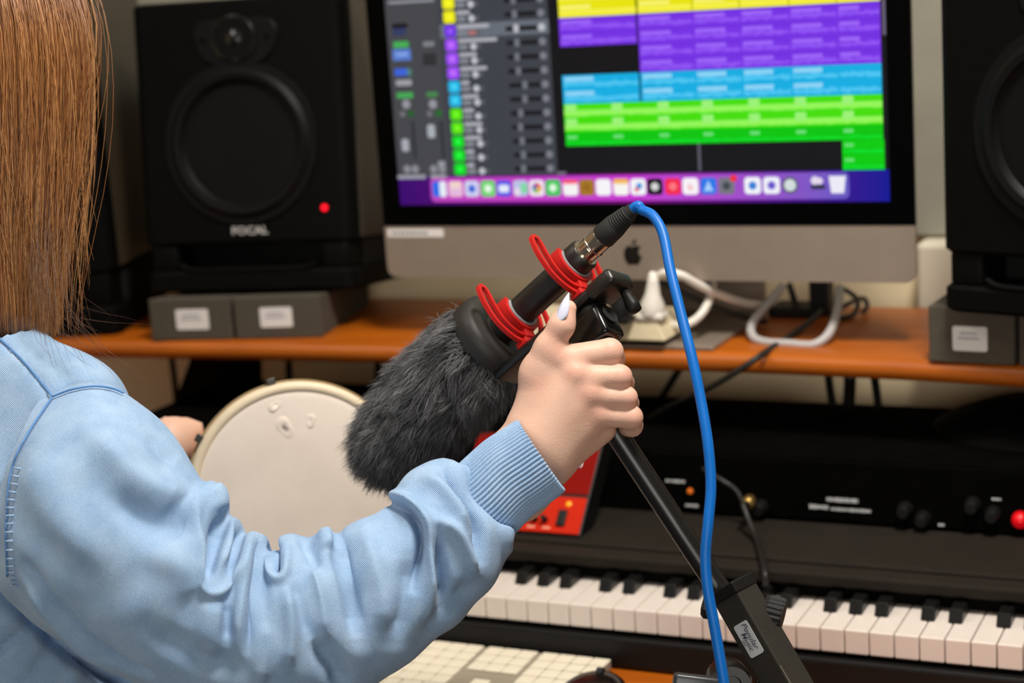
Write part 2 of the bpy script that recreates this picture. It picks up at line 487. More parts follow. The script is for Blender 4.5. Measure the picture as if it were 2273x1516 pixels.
for i in range(9):
    xx = a[0] + 0.006 + i * 0.0056
    part('label_lettering', rbox(xx, xx + 0.0036, MY - 0.0009, MY, (a[2] + b[2]) / 2 - 0.0014, (a[2] + b[2]) / 2 + 0.0014), INK, mon)

# ---- what the screen shows: flat coloured shapes in one mesh
SV, SF, SCOL = [], [], []
SY = MY - 0.0010
def sx(px, py): return ony(px, py, MY)[0]
def sz(px, py): return ony(px, py, MY)[2]
def shape(poly, rgb, lev, rgb2=None):
    n0 = len(SV); y = SY - lev * 0.00012
    for x, z in poly: SV.append((x, y, z))
    SF.append(list(range(n0, n0 + len(poly)))[::-1])
    if rgb2 is None: SCOL.append([lin(rgb)] * len(poly))
    else:
        X = np.array([p[0] for p in poly]); t = (X - X.min()) / (np.ptp(X) + 1e-9)
        A, B = np.array(lin(rgb)), np.array(lin(rgb2))
        SCOL.append([tuple(A + (B - A) * q) for q in t][::-1])
def srect(x0, x1, z0, z1, rgb, lev=1, r=0.0, rgb2=None):
    shape(rrect2(x0, x1, z0, z1, r, 4) if r else [(x1, z0), (x1, z1), (x0, z1), (x0, z0)], rgb, lev, rgb2)
def sdot(x, z, r, rgb, lev=2, n=12):
    shape([(x + r * math.cos(2 * math.pi * i / n), z + r * math.sin(2 * math.pi * i / n)) for i in range(n)], rgb, lev)
SX0, SX1 = sx(889, 440), sx(1976, 440)
zb, zt = sz(889, 455), MZT - 0.026
PX = (SX1 - SX0) / (1976 - 889) * 1.0        # about one photograph pixel on the glass
srect(SX0, SX1, zb, zt, (16, 16, 20), 0)
z_split = sz(960, 391)
# wallpaper strip and dock
mid = (SX0 + SX1) / 2
srect(SX0, mid, zb, z_split, (58, 0, 112), 1, rgb2=(120, 10, 120)); srect(mid, SX1, zb, z_split, (120, 10, 120), 1, rgb2=(14, 20, 150))
dx0, dx1 = sx(958, 430), sx(1886, 420); dz0, dz1 = zb + 0.0035, z_split - 0.002
shape(rrect2(dx0, mid, dz0, dz1, 0.006), (196, 70, 190), 2, (204, 60, 214)); srect(mid - 0.01, mid + 0.002, dz0, dz1, (204, 60, 214), 2)
shape(rrect2(mid - 0.004, dx1, dz0, dz1, 0.006), (204, 60, 214), 3, (104, 92, 196)); srect(mid - 0.005, mid + 0.02, dz0, dz1, (204, 60, 214), 3, rgb2=(196, 62, 212))
iz = (dz0 + dz1) / 2 + 0.001
icons = [(977, (40, 110, 235), (235, 240, 250)), (1013, (240, 190, 220), (250, 230, 180)), (1049, (210, 214, 245), (60, 100, 220)), (1085, (110, 220, 110), (235, 255, 235)),
         (1120, (80, 90, 235), (235, 240, 255)), (1157, (190, 200, 235), (130, 220, 170)), (1193, (246, 236, 244), (220, 120, 40)), (1229, (60, 205, 90), (225, 255, 225)),
         (1268, (250, 246, 248), (250, 90, 120)), (1304, (168, 120, 36), (150, 104, 30)), (1341, (250, 248, 252), None), (1380, (252, 250, 246), (250, 190, 80)),
         (1418, (248, 248, 252), (60, 150, 220)), (1455, (18, 16, 22), (220, 220, 220)), (1495, (250, 40, 80), (255, 120, 130)), (1534, (252, 246, 252), (250, 180, 180)),
         (1574, (40, 120, 235), (170, 210, 255)), (1614, (120, 120, 130), (70, 76, 80)), (1672, (246, 248, 254), (60, 130, 220)), (1714, (244, 244, 254), (110, 90, 210)),
         (1755, (90, 96, 116), (215, 225, 225)), (1816, (120, 110, 190), (230, 220, 240)), (1860, (240, 238, 250), None)]
for i, (px, c1, c2) in enumerate(icons):
    x = sx(px, 421); h = 0.0094
    if i == 22:
        shape([(x + h * .75, iz - h), (x + h, iz + h), (x - h, iz + h), (x - h * .75, iz - h)], c1, 5)
    elif i == 20: sdot(x, iz, h, c1, 5); sdot(x, iz, h * .72, c2, 6)
    elif i == 21: srect(x - h * .8, x + h * .9, iz - h * .5, iz, (46, 54, 66), 5, 0.001); sdot(x - h * .3, iz + h * .5, h * .5, c2, 6); sdot(x + h * .25, iz + h * .45, h * .4, c2, 6)
    else:
        srect(x - h, x + h, iz - h, iz + h, c1, 5, 0.004)
        if i == 0: srect(x, x + h, iz - h, iz + h, c2, 6, 0.003)
        elif i == 8: srect(x - h, x + h, iz + h * .45, iz + h, c2, 6, 0.003)
        elif i == 11: srect(x - h, x + h, iz + h * .4, iz + h, c2, 6, 0.003)
        elif i == 4: srect(x - h * .7, x + h * .7, iz - h * .5, iz + h * .45, c2, 6, 0.002)
        elif i == 5: srect(x, x + h, iz - h * .6, iz + h * .6, c2, 6, 0.002); srect(x - h * .8, x - h * .1, iz - h * .9, iz, (240, 220, 240), 6, 0.001)
        elif i == 6:
            for j, cc in enumerate([(240, 150, 40), (230, 70, 50), (150, 70, 170), (60, 120, 200), (60, 170, 90), (220, 200, 60)]):
                sdot(x + h * .38 * math.cos(j * 1.047), iz + h * .38 * math.sin(j * 1.047), h * .3, cc, 6)
        elif i == 1:
            for j in range(3): srect(x - h * .7, x + h * .7, iz - h * .6 + j * h * .5, iz - h * .3 + j * h * .5, [(225, 180, 230), (235, 210, 220), (250, 235, 190)][j], 6)
        elif i == 12: sdot(x + h * .15, iz + h * .1, h * .4, c2, 6); sdot(x - h * .2, iz - h * .3, h * .28, (230, 80, 90), 7)
        elif i == 16: shape([(x + h * .6, iz - h * .6), (x, iz + h * .7), (x - h * .6, iz - h * .6)], c2, 6)
        elif i == 15: shape([(x + h * .4, iz - h * .4), (x - h * .2, iz + h * .4), (x - h * .3, iz - h * .4)], c2, 6)
        elif c2 is not None: sdot(x, iz, h * .5, c2, 6)
        if i == 17: sdot(x + h * .9, iz + h * .9, h * .42, (250, 40, 50), 7)
# window: inspector, track list, arrange area
xi0, xi1, xl1 = SX0, sx(984, 200), sx(1228, 200)
srect(xi0, xi1, z_split, zt, (70, 71, 76), 1); srect(xi1, xl1, z_split, zt, (63, 66, 74), 1)
srect(sx(1238, 391), sx(1258, 391), z_split, z_split + 0.003, (120, 118, 130), 2)
zi = [sz(997, 38), sz(1022, 375)]; RH = (zi[0] - zi[1]) / 11
ztop = zi[0] - 0.5 * RH                       # boundary between the yellow and the violet tracks
rows = [((236, 236, 20), -1.5 - i) for i in range(7)]
yel, vio, vio2, cya, grn, grn2 = (240, 236, 10), (112, 48, 226), (158, 74, 250), (30, 180, 230), (84, 226, 0), (0, 216, 30)
tracks = [yel] * 8 + [vio, vio2, vio2, vio2, cya, cya, grn, grn, grn2, grn2, grn2]
for k_, c in enumerate(tracks):
    zc = ztop + (8 - k_ - 0.5) * RH
    if zc > zt - 0.006: continue
    xc = sx(1010, 200)
    if k_ == 8: srect(xi1 + 0.002, xl1, zc - RH * .5, zc + RH * .5, (104, 110, 120), 2)
    srect(xc - 0.0077, xc + 0.0077, zc - 0.0071, zc + 0.0071, c, 3, 0.0032)
    srect(xc - 0.0035, xc + 0.0035, zc - 0.0033, zc + 0.0033, tuple(min(255, v + 40) for v in c), 4, 0.002)
    ln = [30, 26, 33, 30, 28, 35, 30, 32, 75, 92, 42, 64, 20, 40, 26, 44, 40, 20, 18][k_] * PX
    xa = xc + 0.0093
    srect(xa, xa + ln, zc + 0.0022, zc + 0.0066, (176, 176, 186), 3, 0.0015)
    srect(xa, xa + 0.012, zc - 0.0062, zc + 0.0006, (128, 132, 140), 3, 0.0015)
    sdot(xa + 0.0195, zc - 0.0028, 0.0041, (196, 198, 208), 4) if k_ != 8 else srect(xa + .014, xa + .025, zc - 0.005, zc - 0.001, (186, 110, 106), 4, 0.001)
    sdot(xa + 0.0262, zc - 0.0028, 0.003, (92, 94, 102), 4)
    xs0 = sx(1132, 200)
    srect(xs0, xs0 + 0.040, zc - 0.0036, zc + 0.0018, (26, 26, 32), 3, 0.002)
    kx = xs0 + [0.013, 0.012, 0.014, 0.013, 0.015, 0.013, 0.012, 0.0125, 0.0135, 0.0135, 0.0125, 0.013, 0.020, 0.019, 0.0125, 0.011, 0.012, 0.0125, 0.0115][k_]
    srect(kx - 0.0034, kx + 0.0034, zc - 0.0056, zc + 0.0040, (112, 116, 124) if k_ != 8 else (190, 192, 200), 4, 0.003)
    sdot(xs0 + 0.0455, zc - 0.0008, 0.0045, (124, 126, 136) if k_ != 8 else (190, 192, 200), 4)
# inspector strips
def ir(px0, px1, py0, py1, c, lev=2, r=0.001):
    ym, xm = (py0 + py1) / 2, (px0 + px1) / 2
    srect(sx(px0, ym), sx(px1, ym), sz(xm, py1), sz(xm, py0), c, lev, r)
ir(862, 965, 0, 6, (150, 150, 160)); ir(871, 906, 52, 62, (20, 20, 22)); ir(873, 902, 62, 78, (50, 58, 100))
ir(874, 908, 92, 106, (70, 176, 88)); ir(873, 913, 109, 134, (92, 128, 210)); ir(880, 906, 118, 123, (150, 180, 240), 3)
ir(877, 905, 152, 168, (60, 100, 220)); ir(905, 914, 152, 168, (80, 130, 120)); ir(880, 915, 177, 190, (160, 160, 168))
ir(882, 918, 205, 218, (70, 170, 88)); ir(948, 972, 204, 215, (70, 140, 78)); ir(940, 965, 92, 103, (128, 130, 134)); ir(940, 970, 118, 145, (48, 48, 52))
for px, py, r, c in ((903, 231, .0055, (150, 150, 160)), (962, 231, .0055, (150, 150, 160)), (895, 253, .004, (112, 112, 118)), (913, 252, .0042, (36, 96, 44)), (955, 252, .004, (112, 112, 118)), (975, 251, .0045, (36, 106, 44)),
                     (905, 375, .005, (140, 140, 148)), (923, 375, .005, (140, 140, 148)), (964, 375, .005, (140, 140, 148)), (983, 375, .005, (140, 140, 148))):
    sdot(sx(px, py), sz(px, py), r, c, 3)
for px in (917, 980): ir(px, px + 6, 268, 352, (44, 46, 52))
ir(893, 909, 308, 336, (170, 172, 182), 3, .003); ir(950, 967, 276, 306, (170, 176, 182), 3, .003); ir(973, 990, 357, 370, (150, 152, 160), 3, .003)
ir(884, 946, 388, 397, (156, 156, 166)); ir(957, 992, 387, 396, (156, 156, 166))
# clips
def cl(px, row): return sx(px, 33 + row * 31)
def row_rect(px0, px1, r0, r1, c, lev=2, r=0.0, edge=0.0):
    X0, X1 = sx(px0, 180), sx(px1, 180)
    srect(X0, X1, ztop - r1 * RH + edge, ztop - r0 * RH - edge, c, lev, r)
CC = [1249, 1423, 1544, 1648, 1757, 1862, 1958]
for r in range(-7, 0):
    if ztop - r * RH > zt: continue
    for i in range(6):
        if i == 1 or True: row_rect(CC[i] + 1, CC[i + 1] - (3 if i == 0 else 0), r, r + 1, (236, 232, 8), 2)
        row_rect(CC[i] + 5, CC[i] + 72, r + .15, r + .45, (252, 246, 110), 4); row_rect(CC[i] + 2, CC[i + 1] - 2, r + .5, r + .86, (250, 244, 70), 3)
def wave(px0, px1, r, zc, amp, c, lev, seed):
    g = np.random.default_rng(seed); n = 14
    X = np.linspace(sx(px0, 180), sx(px1, 180), n); zm = ztop - (r + zc) * RH
    up = [(x, zm + amp * RH * v) for x, v in zip(X, g.uniform(.25, 1, n))]
    dn = [(x, zm - amp * RH * v) for x, v in zip(X, g.uniform(.25, 1, n))]
    shape((up + dn[::-1])[::-1], c, lev)
for r in range(0, 4):
    for i in range(6 if r < 4 else 0):
        if i == 0 and r >= 2: continue
        e = CC[i + 1] - (4 if i == 0 else 0)
        row_rect(CC[i], e, r, r + 1, (120, 50, 232), 2)
        row_rect(CC[i] + 2, e - 2, r + .12, r + .18, (102, 34, 214), 3)
        row_rect(CC[i] + 5, CC[i] + 72 if i < 5 else CC[i] + 50, r + .2, r + .5, (158, 100, 252), 4, .001)
        wave(CC[i] + 3, e - 2, r, .68, .2, (146, 84, 248), 3, r * 10 + i)
for r in (4, 5):
    for i in range(6):
        e = CC[i + 1] - (4 if i == 0 else 0)
        row_rect(CC[i], e, r, r + 1, (14, 176, 230), 2)
        if i < 5: row_rect(CC[i] + 5, CC[i] + 70, r + .12, r + .45, (140, 214, 250), 4, .001)
        wave(CC[i] + 3, e - 2, r, .66, .24, (76, 200, 246), 3, 100 + r * 10 + i)
GC = [1249, 1352, 1455, 1553, 1657, 1760, 1866, 1958]
for r in (6, 7, 8):
    for i in range(7):
        row_rect(GC[i], GC[i + 1], r, r + 1, (70, 226, 0) if r < 8 else (0, 200, 4), 2)
        if r < 8:
            row_rect(GC[i] + 3, GC[i] + 28, r + .05, r + .62, (158, 246, 120), 4, .001); row_rect(GC[i], GC[i + 1], r + .45, r + .8, (150, 250, 90), 3)
            wave(GC[i], GC[i + 1], r, .8, .12, (150, 250, 90), 3, 200 + r * 9 + i)
        else:
            row_rect(GC[i] + 4, GC[i] + 26, r + .25, r + .5, (110, 226, 120), 4, .001); wave(GC[i], GC[i + 1], r, .8, .14, (0, 224, 40), 3, 300 + i)
for r in (9, 10):
    row_rect(GC[6], GC[7] + 2, r, r + 1, (0, 206, 6), 2); row_rect(GC[6] + 5, GC[6] + 26, r + .2, r + .45, (100, 226, 110), 4, .001)
    wave(GC[6], GC[7], r, .75, .14, (0, 226, 44), 3, 320 + r)
ph = sx(1553, 340); srect(ph - 0.0016, ph + 0.0016, ztop - 10.9 * RH, ztop - 9 * RH, (92, 92, 104), 5)
srect(SX1 - 0.0035, SX1, ztop - 2.2 * RH, zt, (104, 96, 118), 3)
me = mesh_from('screen', SV, SF)
ca = me.color_attributes.new('Col', 'FLOAT_COLOR', 'CORNER')
flat = []
for f, c in zip(SF, SCOL):
    for q in (c if len(set(c)) == 1 else c): flat.append((*q, 1.0))
ca.data.foreach_set('color', np.array(flat, np.float32).ravel())
Mi = rootmat(mon)[:3, 3]
me.transform(Matrix.Translation(-Vector(Mi)))
link('screen', me, attr_mat('screen_light', 0.3, emission=0.92, spec=0.2), mon)

# ================================================================== LOUDSPEAKERS
SPK = mat('speaker_black', (7.5, 7.2, 6.4), 0.6, var=0.12, vscale=60, bump=0.1, bscale=1200, spec=0.07)
SPKSIDE = mat('speaker_side_vinyl', (64, 54, 40), 0.3, var=0.15, vscale=5, spec=0.6)
CONE = mat('speaker_cone', (7, 7, 8), 0.5, var=0.1, spec=0.2)
LED = mat('red_led', (200, 10, 20), 0.4, emit=(255, 10, 40), estr=1.2)
def speaker(name, mtx, w, d, h, label, woof, woofr, logo=True, led=True, group='studio loudspeakers on the shelf'):
    o = thing(name, None, label, 'speaker', group, mtx=mtx)
    zb_ = h * 0.165
    pt = lambda n, vf, m, p=o, s=False: part(n, vf, m, p, smooth=s, world=False, flat_angle=35 if s else None)
    # cabinet: rounded front edges, drawn in plan and extruded upward
    plan = rrect2(-w / 2, w / 2, 0, d, 0.016, 6)
    Vc, Fc = extrude(plan, zb_, h, 0.004)
    Vc = Vc[:, [0, 2, 1]]; Fc = [f[::-1] for f in Fc]
    cab = pt('cabinet', (Vc, Fc), SPK, o, True)
    pt('side_panel', rbox(w / 2 - 0.002, w / 2 + 0.0012, 0.03, d - 0.004, zb_ + 0.004, h - 0.004, 0.0008), SPKSIDE)
    pt('side_panel', rbox(-w / 2 - 0.0012, -w / 2 + 0.002, 0.03, d - 0.004, zb_ + 0.004, h - 0.004, 0.0008), SPKSIDE)
    Vp, Fp = extrude(rrect2(-w / 2, w / 2, 0, d, 0.016, 6), 0, h * 0.075, 0.004)
    pt('plinth', (Vp[:, [0, 2, 1]], [f[::-1] for f in Fp]), SPK, o, True)
    pt('port_slot', rbox(-w / 2 + 0.006, w / 2 - 0.006, 0.055, d - 0.01, h * 0.07, zb_ + 0.004), mat('port_dark', (5, 5, 5), 0.9, var=0.1))
    for s in (-1, 1):
        Vl = rbox(min(s * (w / 2 - 0.008), s * (w / 2 - 0.045)), max(s * (w / 2 - 0.008), s * (w / 2 - 0.045)), 0.004, 0.06, h * 0.07, zb_ + 0.003, 0.006, 3)
        pt('port_cheek', Vl, SPK, o, True)
    pt('port_lip', tube([(-w / 2 + .05, .002, h * .095), (-w / 2 + .07, .002, h * .078), (0, .002, h * .077), (w / 2 - .07, .002, h * .078), (w / 2 - .05, .002, h * .095)], 0.0035, 30, 8), SPK, o, True)
    # woofer
    R = woofr; wz = woof
    pr = [(0.0, R * 1.10), (-0.003, R * 1.08), (-0.003, R * 1.0), (-0.009, R * .93), (-0.008, R * .86), (0.002, R * .80), (0.014, R * .55), (0.022, R * .33), (0.020, R * .30), (0.014, R * .2), (0.012, 0.0)]
    wf = pt('woofer', lathe((0, -0.0005, wz), (0, 1, 0), pr, 48), CONE, o, True)
    # tweeter in a shallow waveguide
    tz = h * 0.865; tw = w * 0.20
    plate = [(x, z) for x, z in rrect2(-w * .2, w * .2, tz - h * .085, tz + h * .07, .02, 6)]
    pt('waveguide', extrude([(x * (1 - .22 * (tz - z) / (h * .085)) if z < tz else x, z) for x, z in plate], -0.003, 0.002, 0.002), CONE, o, True)
    pt('tweeter', lathe((0, -0.0032, tz), (0, 1, 0), [(-0.002, tw * .52), (-0.0035, tw * .47), (0.004, tw * .40), (0.006, tw * .27), (-0.001, tw * .22), (-0.005, tw * .1), (-0.006, 0)], 32), BLACKGL, o, True)
    for s in (-1, 1):
        pt('screw', lathe((s * w * .15, -0.0034, tz), (0, 1, 0), [(-0.0006, 0.0), (-0.0008, .004), (0.001, .0045)], 10), BLACKMAT)
    if led:
        pt('power_led', lathe((w * .375, -0.001, zb_ + h * .115), (0, 1, 0), [(-0.003, 0.0), (-0.0025, .003), (0.001, .0045)], 14), LED, o, True)
    if logo:
        Vt, Ft = text_vf('FOCAL', 0.0135, bold=0.0002)
        pt('brand_lettering', (np.c_[Vt[:, 0] * 1.15 + w * 0.02, -0.0015 - Vt[:, 2], Vt[:, 1] + zb_ + h * .045], Ft), mat('lettering_silver', (196, 194, 190), 0.4, var=0.02))
    return o
# left loudspeaker: toed in and leaning back on its pads
PADH = 0.054
bl = onz(325, 652, SHELF_Z + PADH); br = onz(789, 642, SHELF_Z + PADH)
ax = nrm(br - bl); ax[2] = 0; ax = nrm(ax)
sw_ = float(np.linalg.norm(br - bl))
tilt = math.radians(6.0)
ay0 = np.array([-ax[1], ax[0], 0.0])
ay = ay0 * math.cos(tilt) - np.array([0, 0, 1.0]) * math.sin(tilt)
az = np.cross(ax, ay)
ls_o = (bl + br) / 2
SPH = 0.366
speaker('studio_speaker', frame(ls_o, ax, ay, az), sw_, 0.205, SPH, 'black studio speaker with round woofer standing on two grey foam pads beside the computer', SPH * 0.51, 0.094)
# right loudspeaker, cut by the picture edge
PADHR = 0.06
rl = onz(2089, 690, SHELF_Z + PADHR)
ax = np.array([math.cos(math.radians(-17)), math.sin(math.radians(-17)), 0]); ay = np.array([-ax[1], ax[0], 0]); az = np.array([0, 0, 1.0])
r_o = rl + ax * sw_ / 2
speaker('studio_speaker', frame(r_o, ax, ay, az), sw_, 0.205, SPH, 'black studio speaker cut by the right picture edge, above the single-label pad', SPH * 0.51, 0.094, led=False)
# third, plain and tall, behind the hair
fl0 = onz(150, 752, SHELF_Z); fl1 = onz(262, 748, SHELF_Z)
ax = np.array([math.cos(math.radians(20)), math.sin(math.radians(20)), 0]); ay = np.array([-ax[1], ax[0], 0]); az = np.array([0, 0, 1.0])
speaker('tall_speaker', frame(fl1 - ax * 0.125 + ay * 0.012, ax, ay, az), 0.25, 0.24, 0.50, 'tall dark speaker standing directly on the shelf behind the long hair', 0.2, 0.085, logo=False, led=False, group=None)

# ---- foam pads
FOAM = mat('foam_grey', (76, 69, 58), 0.95, var=0.1, vscale=160, bump=0.35, bscale=700)
def sticker(parent, c, axx, w, h, n, lab='paper_label'):
    ayy = np.array([-axx[1], axx[0], 0.0]); m = frame(c, axx, ayy, np.array([0, 0, 1.0]))
    s = part(lab, xf(m, extrude(rrect2(-w / 2, w / 2, -h / 2, h / 2, .0025), -0.0006, 0.0004)), PAPER, parent)
    for i in range(n):
        ww = w * (.62 if i else .5)
        part('print_line', xf(m, rbox(-ww / 2 - w * .04, ww / 2 - w * .04, -0.0009, 0, h * (.22 - i * .2) - h * .045, h * (.22 - i * .2) + h * .045)), mat('print_grey', (170, 168, 178), .8, var=.02), s)
def pad(label, left_px, right_px, dpt, hf, hr, spx, group):
    a = onz(*left_px, SHELF_Z); b = onz(*right_px, SHELF_Z)
    axx = nrm(b - a); ayy = np.array([-axx[1], axx[0], 0.0]); L = float(np.linalg.norm(b - a))
    o = thing('foam_pad', a, label, 'foam pad', group)
    m = frame(a, axx, ayy, np.array([0, 0, 1.0]))
    V, F = rbox(0, L, 0, dpt, 0, hf, 0.002)
    V[:, 2] = np.where(V[:, 2] > hf * .5, V[:, 2] - (hf - hr) * V[:, 1] / dpt, V[:, 2])
    part('block', xf(m, (V, F)), FOAM, o)
    r = ray(*spx[:2]); nf = ayy; t = (a - CAM).dot(nf) / r.dot(nf); c = CAM + r * t
    sticker(o, c, axx, spx[2], spx[3], 2)
    return o
pad('left half of the pad pair under the speaker with the red light', (338, 757), (517, 754), 0.22, PADH, PADH - .024, (427, 709, .044, .026), 'foam pads under the speakers')
pad('right half of the pad pair, nearer the computer, under the red-lit speaker', (525, 754), (716, 749), 0.22, PADH, PADH - .024, (613, 704, .042, .025), 'foam pads under the speakers')
pad('single grey pad with square label under the speaker at the right edge', (2062, 803), (2252, 812), 0.22, PADHR, PADHR, (2153, 752, .036, .026), 'foam pads under the speakers')
pad('grey pad touching the right picture edge, mostly out of view', (2262, 812), (2440, 820), 0.22, PADHR, PADHR, (2350, 760, .036, .026), 'foam pads under the speakers')

# ================================================================== SHELF CLUTTER
def cable(name, pts, r, m, label, n=60, cat='cable', group=None):
    V, F = tube(pts, r, n, 8)
    o = part(name, (V, F), m, None, smooth=True)
    return setp(o, label, cat, group)
GREYCAB = mat('grey_cable', (176, 172, 170), 0.45, var=0.03)
WHITECAB = mat('white_cable', (232, 226, 216), 0.4, var=0.03)
BLACKCAB = mat('black_cable', (22, 20, 18), 0.5, var=0.1)
# power strip on the foot of the computer
e0 = onz(1200, 752, SHELF_Z + .012); e1 = onz(1478, 757, SHELF_Z + .012)
axx = nrm([1, -0.02, 0]); ayy = np.array([-axx[1], axx[0], 0.0]); 
ps_o = np.array([e1[0] - 0.135, e1[1], SHELF_Z + .0065])
m = frame(ps_o, axx, ayy, np.array([0, 0, 1.0]))
strip = thing('power_strip', ps_o, 'cream multi-way power strip lying below the computer screen', 'power strip')
Vs, Fs = rbox(-0.135, 0.135, 0, 0.072, 0.005, 0.032, 0.002)
top = Vs[:, 2] > .02
Vs[top, 0] = np.where(Vs[top, 0] > 0, Vs[top, 0] - .012, Vs[top, 0] + .012); Vs[top, 1] = 0.006 + Vs[top, 1] * .86
part('housing', xf(m, (Vs, Fs)), CREAMPL, strip)
part('base', xf(m, rbox(-0.13, 0.13, 0.004, 0.068, 0.0, 0.005)), BLACKMAT, strip)
for i in range(4):
    xo = -0.10 + i * .062
    for dx, dy in ((0, .018), (-.010, -.004), (.010, -.004)):
        part('socket_slot', xf(m, rbox(xo + dx - .002, xo + dx + .002, .036 + dy - .003, .036 + dy + .003, .0312, .0324)), INK, strip)
def plug(name, px, py, label, m_, tilt=0.0, s=1.0):
    b = onz(px, py, SHELF_Z + .036)
    o = thing(name, b, label, 'plug')
    part('plug_body', lathe(b, (0.05, 0.1, 1), [(0, .013 * s), (.004, .0145 * s), (.016, .014 * s), (.026, .009 * s), (.04, .0065 * s), (.05, .0045 * s)], 14), m_, o, smooth=True)
    part('plug_foot', rbox(b[0] - .016 * s, b[0] + .016 * s, b[1] - .012, b[1] + .014, b[2] - .002, b[2] + .006, .003), m_, o)
    return b
pw = plug('mains_plug', 1447, 705, 'white mains plug pushed into the cream power strip', WHITEPL)
pb = plug('mains_plug', 1376, 712, 'black mains plug behind the black microphone mount on the power strip', BLACKPL, s=.9)
Q = lambda px, py, y: ony(px, py, y)
ptop = pw + np.array([.002, .004, .048])
cable('mains_cable', [ptop, Q(1446, 622, 1.90), Q(1475, 606, 1.885), Q(1512, 611, 1.885), Q(1550, 632, 1.90), Q(1600, 655, 1.93), Q(1650, 672, 1.97), Q(1690, 678, 2.0)], .0048, WHITECAB, 'white cable arching out of the white mains plug towards the neck')
cable('mains_cable', [Q(1583, 630, 1.95), Q(1578, 655, 1.93), Q(1562, 690, 1.905), Q(1540, 712, 1.895), Q(1515, 722, 1.89), Q(1493, 721, 1.895)], .0048, WHITECAB, 'short white cable curving into the end of the power strip')
cable('mains_cable', [pb + np.array([.002, .004, .044]), Q(1368, 625, 1.915), Q(1385, 607, 1.91), Q(1425, 608, 1.91), Q(1470, 630, 1.915), Q(1540, 662, 1.93), Q(1610, 690, 1.95), Q(1668, 708, 1.97), Q(1700, 714, 2.0)], .0036, BLACKCAB, 'thin black cable arching from the black mains plug under the screen')
cable('display_cable', [Q(1736, 636, 2.0), Q(1722, 655, 1.985), Q(1690, 690, 1.955), Q(1668, 722, 1.935), Q(1672, 748, 1.92), Q(1700, 760, 1.912), Q(1750, 763, 1.908), Q(1800, 766, 1.905), Q(1832, 750, 1.915), Q(1850, 720, 1.935), Q(1860, 680, 1.965), Q(1864, 640, 2.0)], .0052, GREYCAB, 'pale grey cable hanging in a wide loop under the screen', 80)
cable('usb_cable', [Q(1822, 690, 2.03), Q(1800, 712, 2.0), Q(1760, 742, 1.95), Q(1720, 768, 1.90), Q(1690, 788, 1.845), Q(1640, 822, 1.832), Q(1560, 868, 1.85), Q(1480, 905, 1.90), Q(1440, 930, 1.92)], .0036, BLACKCAB, 'black cable running diagonally over the shelf edge', 80)
cable('usb_cable', [Q(1752, 632, 2.06), Q(1758, 650, 2.05), Q(1768, 682, 2.04)], .004, BLACKCAB, 'short black cable dropping onto the small adapter box', 16)
cable('usb_cable', [Q(1868, 640, 2.08), Q(1890, 652, 2.08), Q(1905, 670, 2.09), Q(1892, 700, 2.06), Q(1860, 706, 2.04), Q(1845, 700, 2.02), Q(1880, 676, 2.05), Q(1915, 662, 2.1), Q(1925, 680, 2.1), Q(1915, 692, 2.08)], .003, BLACKCAB, 'tangled thin black cable behind the grey loop', 80)
ad = onz(1757, 706, SHELF_Z)
setp(part('adapter_box', rbox(ad[0] - .03, ad[0] + .028, ad[1], ad[1] + .05, SHELF_Z, SHELF_Z + .012, .003), BLACKPL), 'small flat black adapter box on the shelf under the screen', 'adapter')
pk = onz(1818, 702, SHELF_Z)
setp(part('power_adapter', rbox(pk[0] - .012, pk[0] + .012, pk[1], pk[1] + .03, SHELF_Z, SHELF_Z + .075, .003), BLACKPL), 'upright black power adapter below the screen next to the grey loop', 'adapter')
# cables hanging below the shelf
for pts, lab in (([(1838, 828), (1842, 860), (1848, 900)], 'first black cable hanging under the shelf below the grey loop'),
                 ([(1887, 830), (1886, 862), (1884, 900)], 'thick middle black cable hanging under the shelf'),
                 ([(1940, 832), (1945, 865), (1950, 905)], 'black cable hanging under the shelf nearest the single-label pad'),
                 ([(1510, 815), (1495, 840), (1470, 880)], 'slanting black cable under the shelf behind the blue cable'),
                 ([(640, 786), (641, 810), (643, 850)], 'black cable hanging under the shelf above the drum top'),
                 ([(838, 788), (839, 815), (840, 850)], 'black cable hanging under the shelf beside the furry windshield'),
                 ([(380, 786), (388, 850), (396, 940)], 'thin black rod hanging under the shelf left of the drum')):
    y0 = 2.0 if pts[0][0] < 1800 else 1.98
    cable('hanging_cable', [Q(px, py, y0 + .01 * i) for i, (px, py) in enumerate(pts)], .0048 if '1887' not in str(pts) else .0075, BLACKCAB, lab, 16, group='cables hanging below the shelf')

# ================================================================== STAGE PIANO
piano = thing('stage_piano', (-0.6, 1.6, DESK_Z), 'black stage piano with white and black keys on the lower desk', 'piano')
KZ, KF, KW = 0.690, 1.575, 0.02352
GREYP = mat('piano_panel', (32, 27, 21), 0.75, var=0.08, spec=0.2, vscale=30, bump=0.1, bscale=900)
part('lower_case', rbox(-1.32, 0.20, KF + 0.006, 1.80, DESK_Z + 0.003, 0.664, 0.004), BLACKMAT, piano)
part('key_slip', rbox(-1.32, 0.20, KF - 0.008, KF + 0.010, DESK_Z + 0.002, 0.661, 0.003), BLACKPL, piano)
part('rear_case', rbox(-1.32, 0.20, 1.676, 1.80, 0.66, 0.7195, 0.003), GREYP, piano)
part('key_cover_strip', rbox(-1.32, 0.20, 1.640, 1.667, 0.706, 0.7195, 0.003), GREYP, piano)
part('key_felt', rbox(-1.32, 0.20, 1.655, 1.69, 0.664, 0.7050, 0.0), BLACKMAT, piano)
part('cheek_block', rbox(-1.36, -1.321, KF - 0.008, 1.80, DESK_Z + .002, 0.72, 0.004), BLACKPL, piano)
part('cheek_block', rbox(0.201, 0.24, KF - 0.008, 1.80, DESK_Z + .002, 0.72, 0.004), BLACKPL, piano)
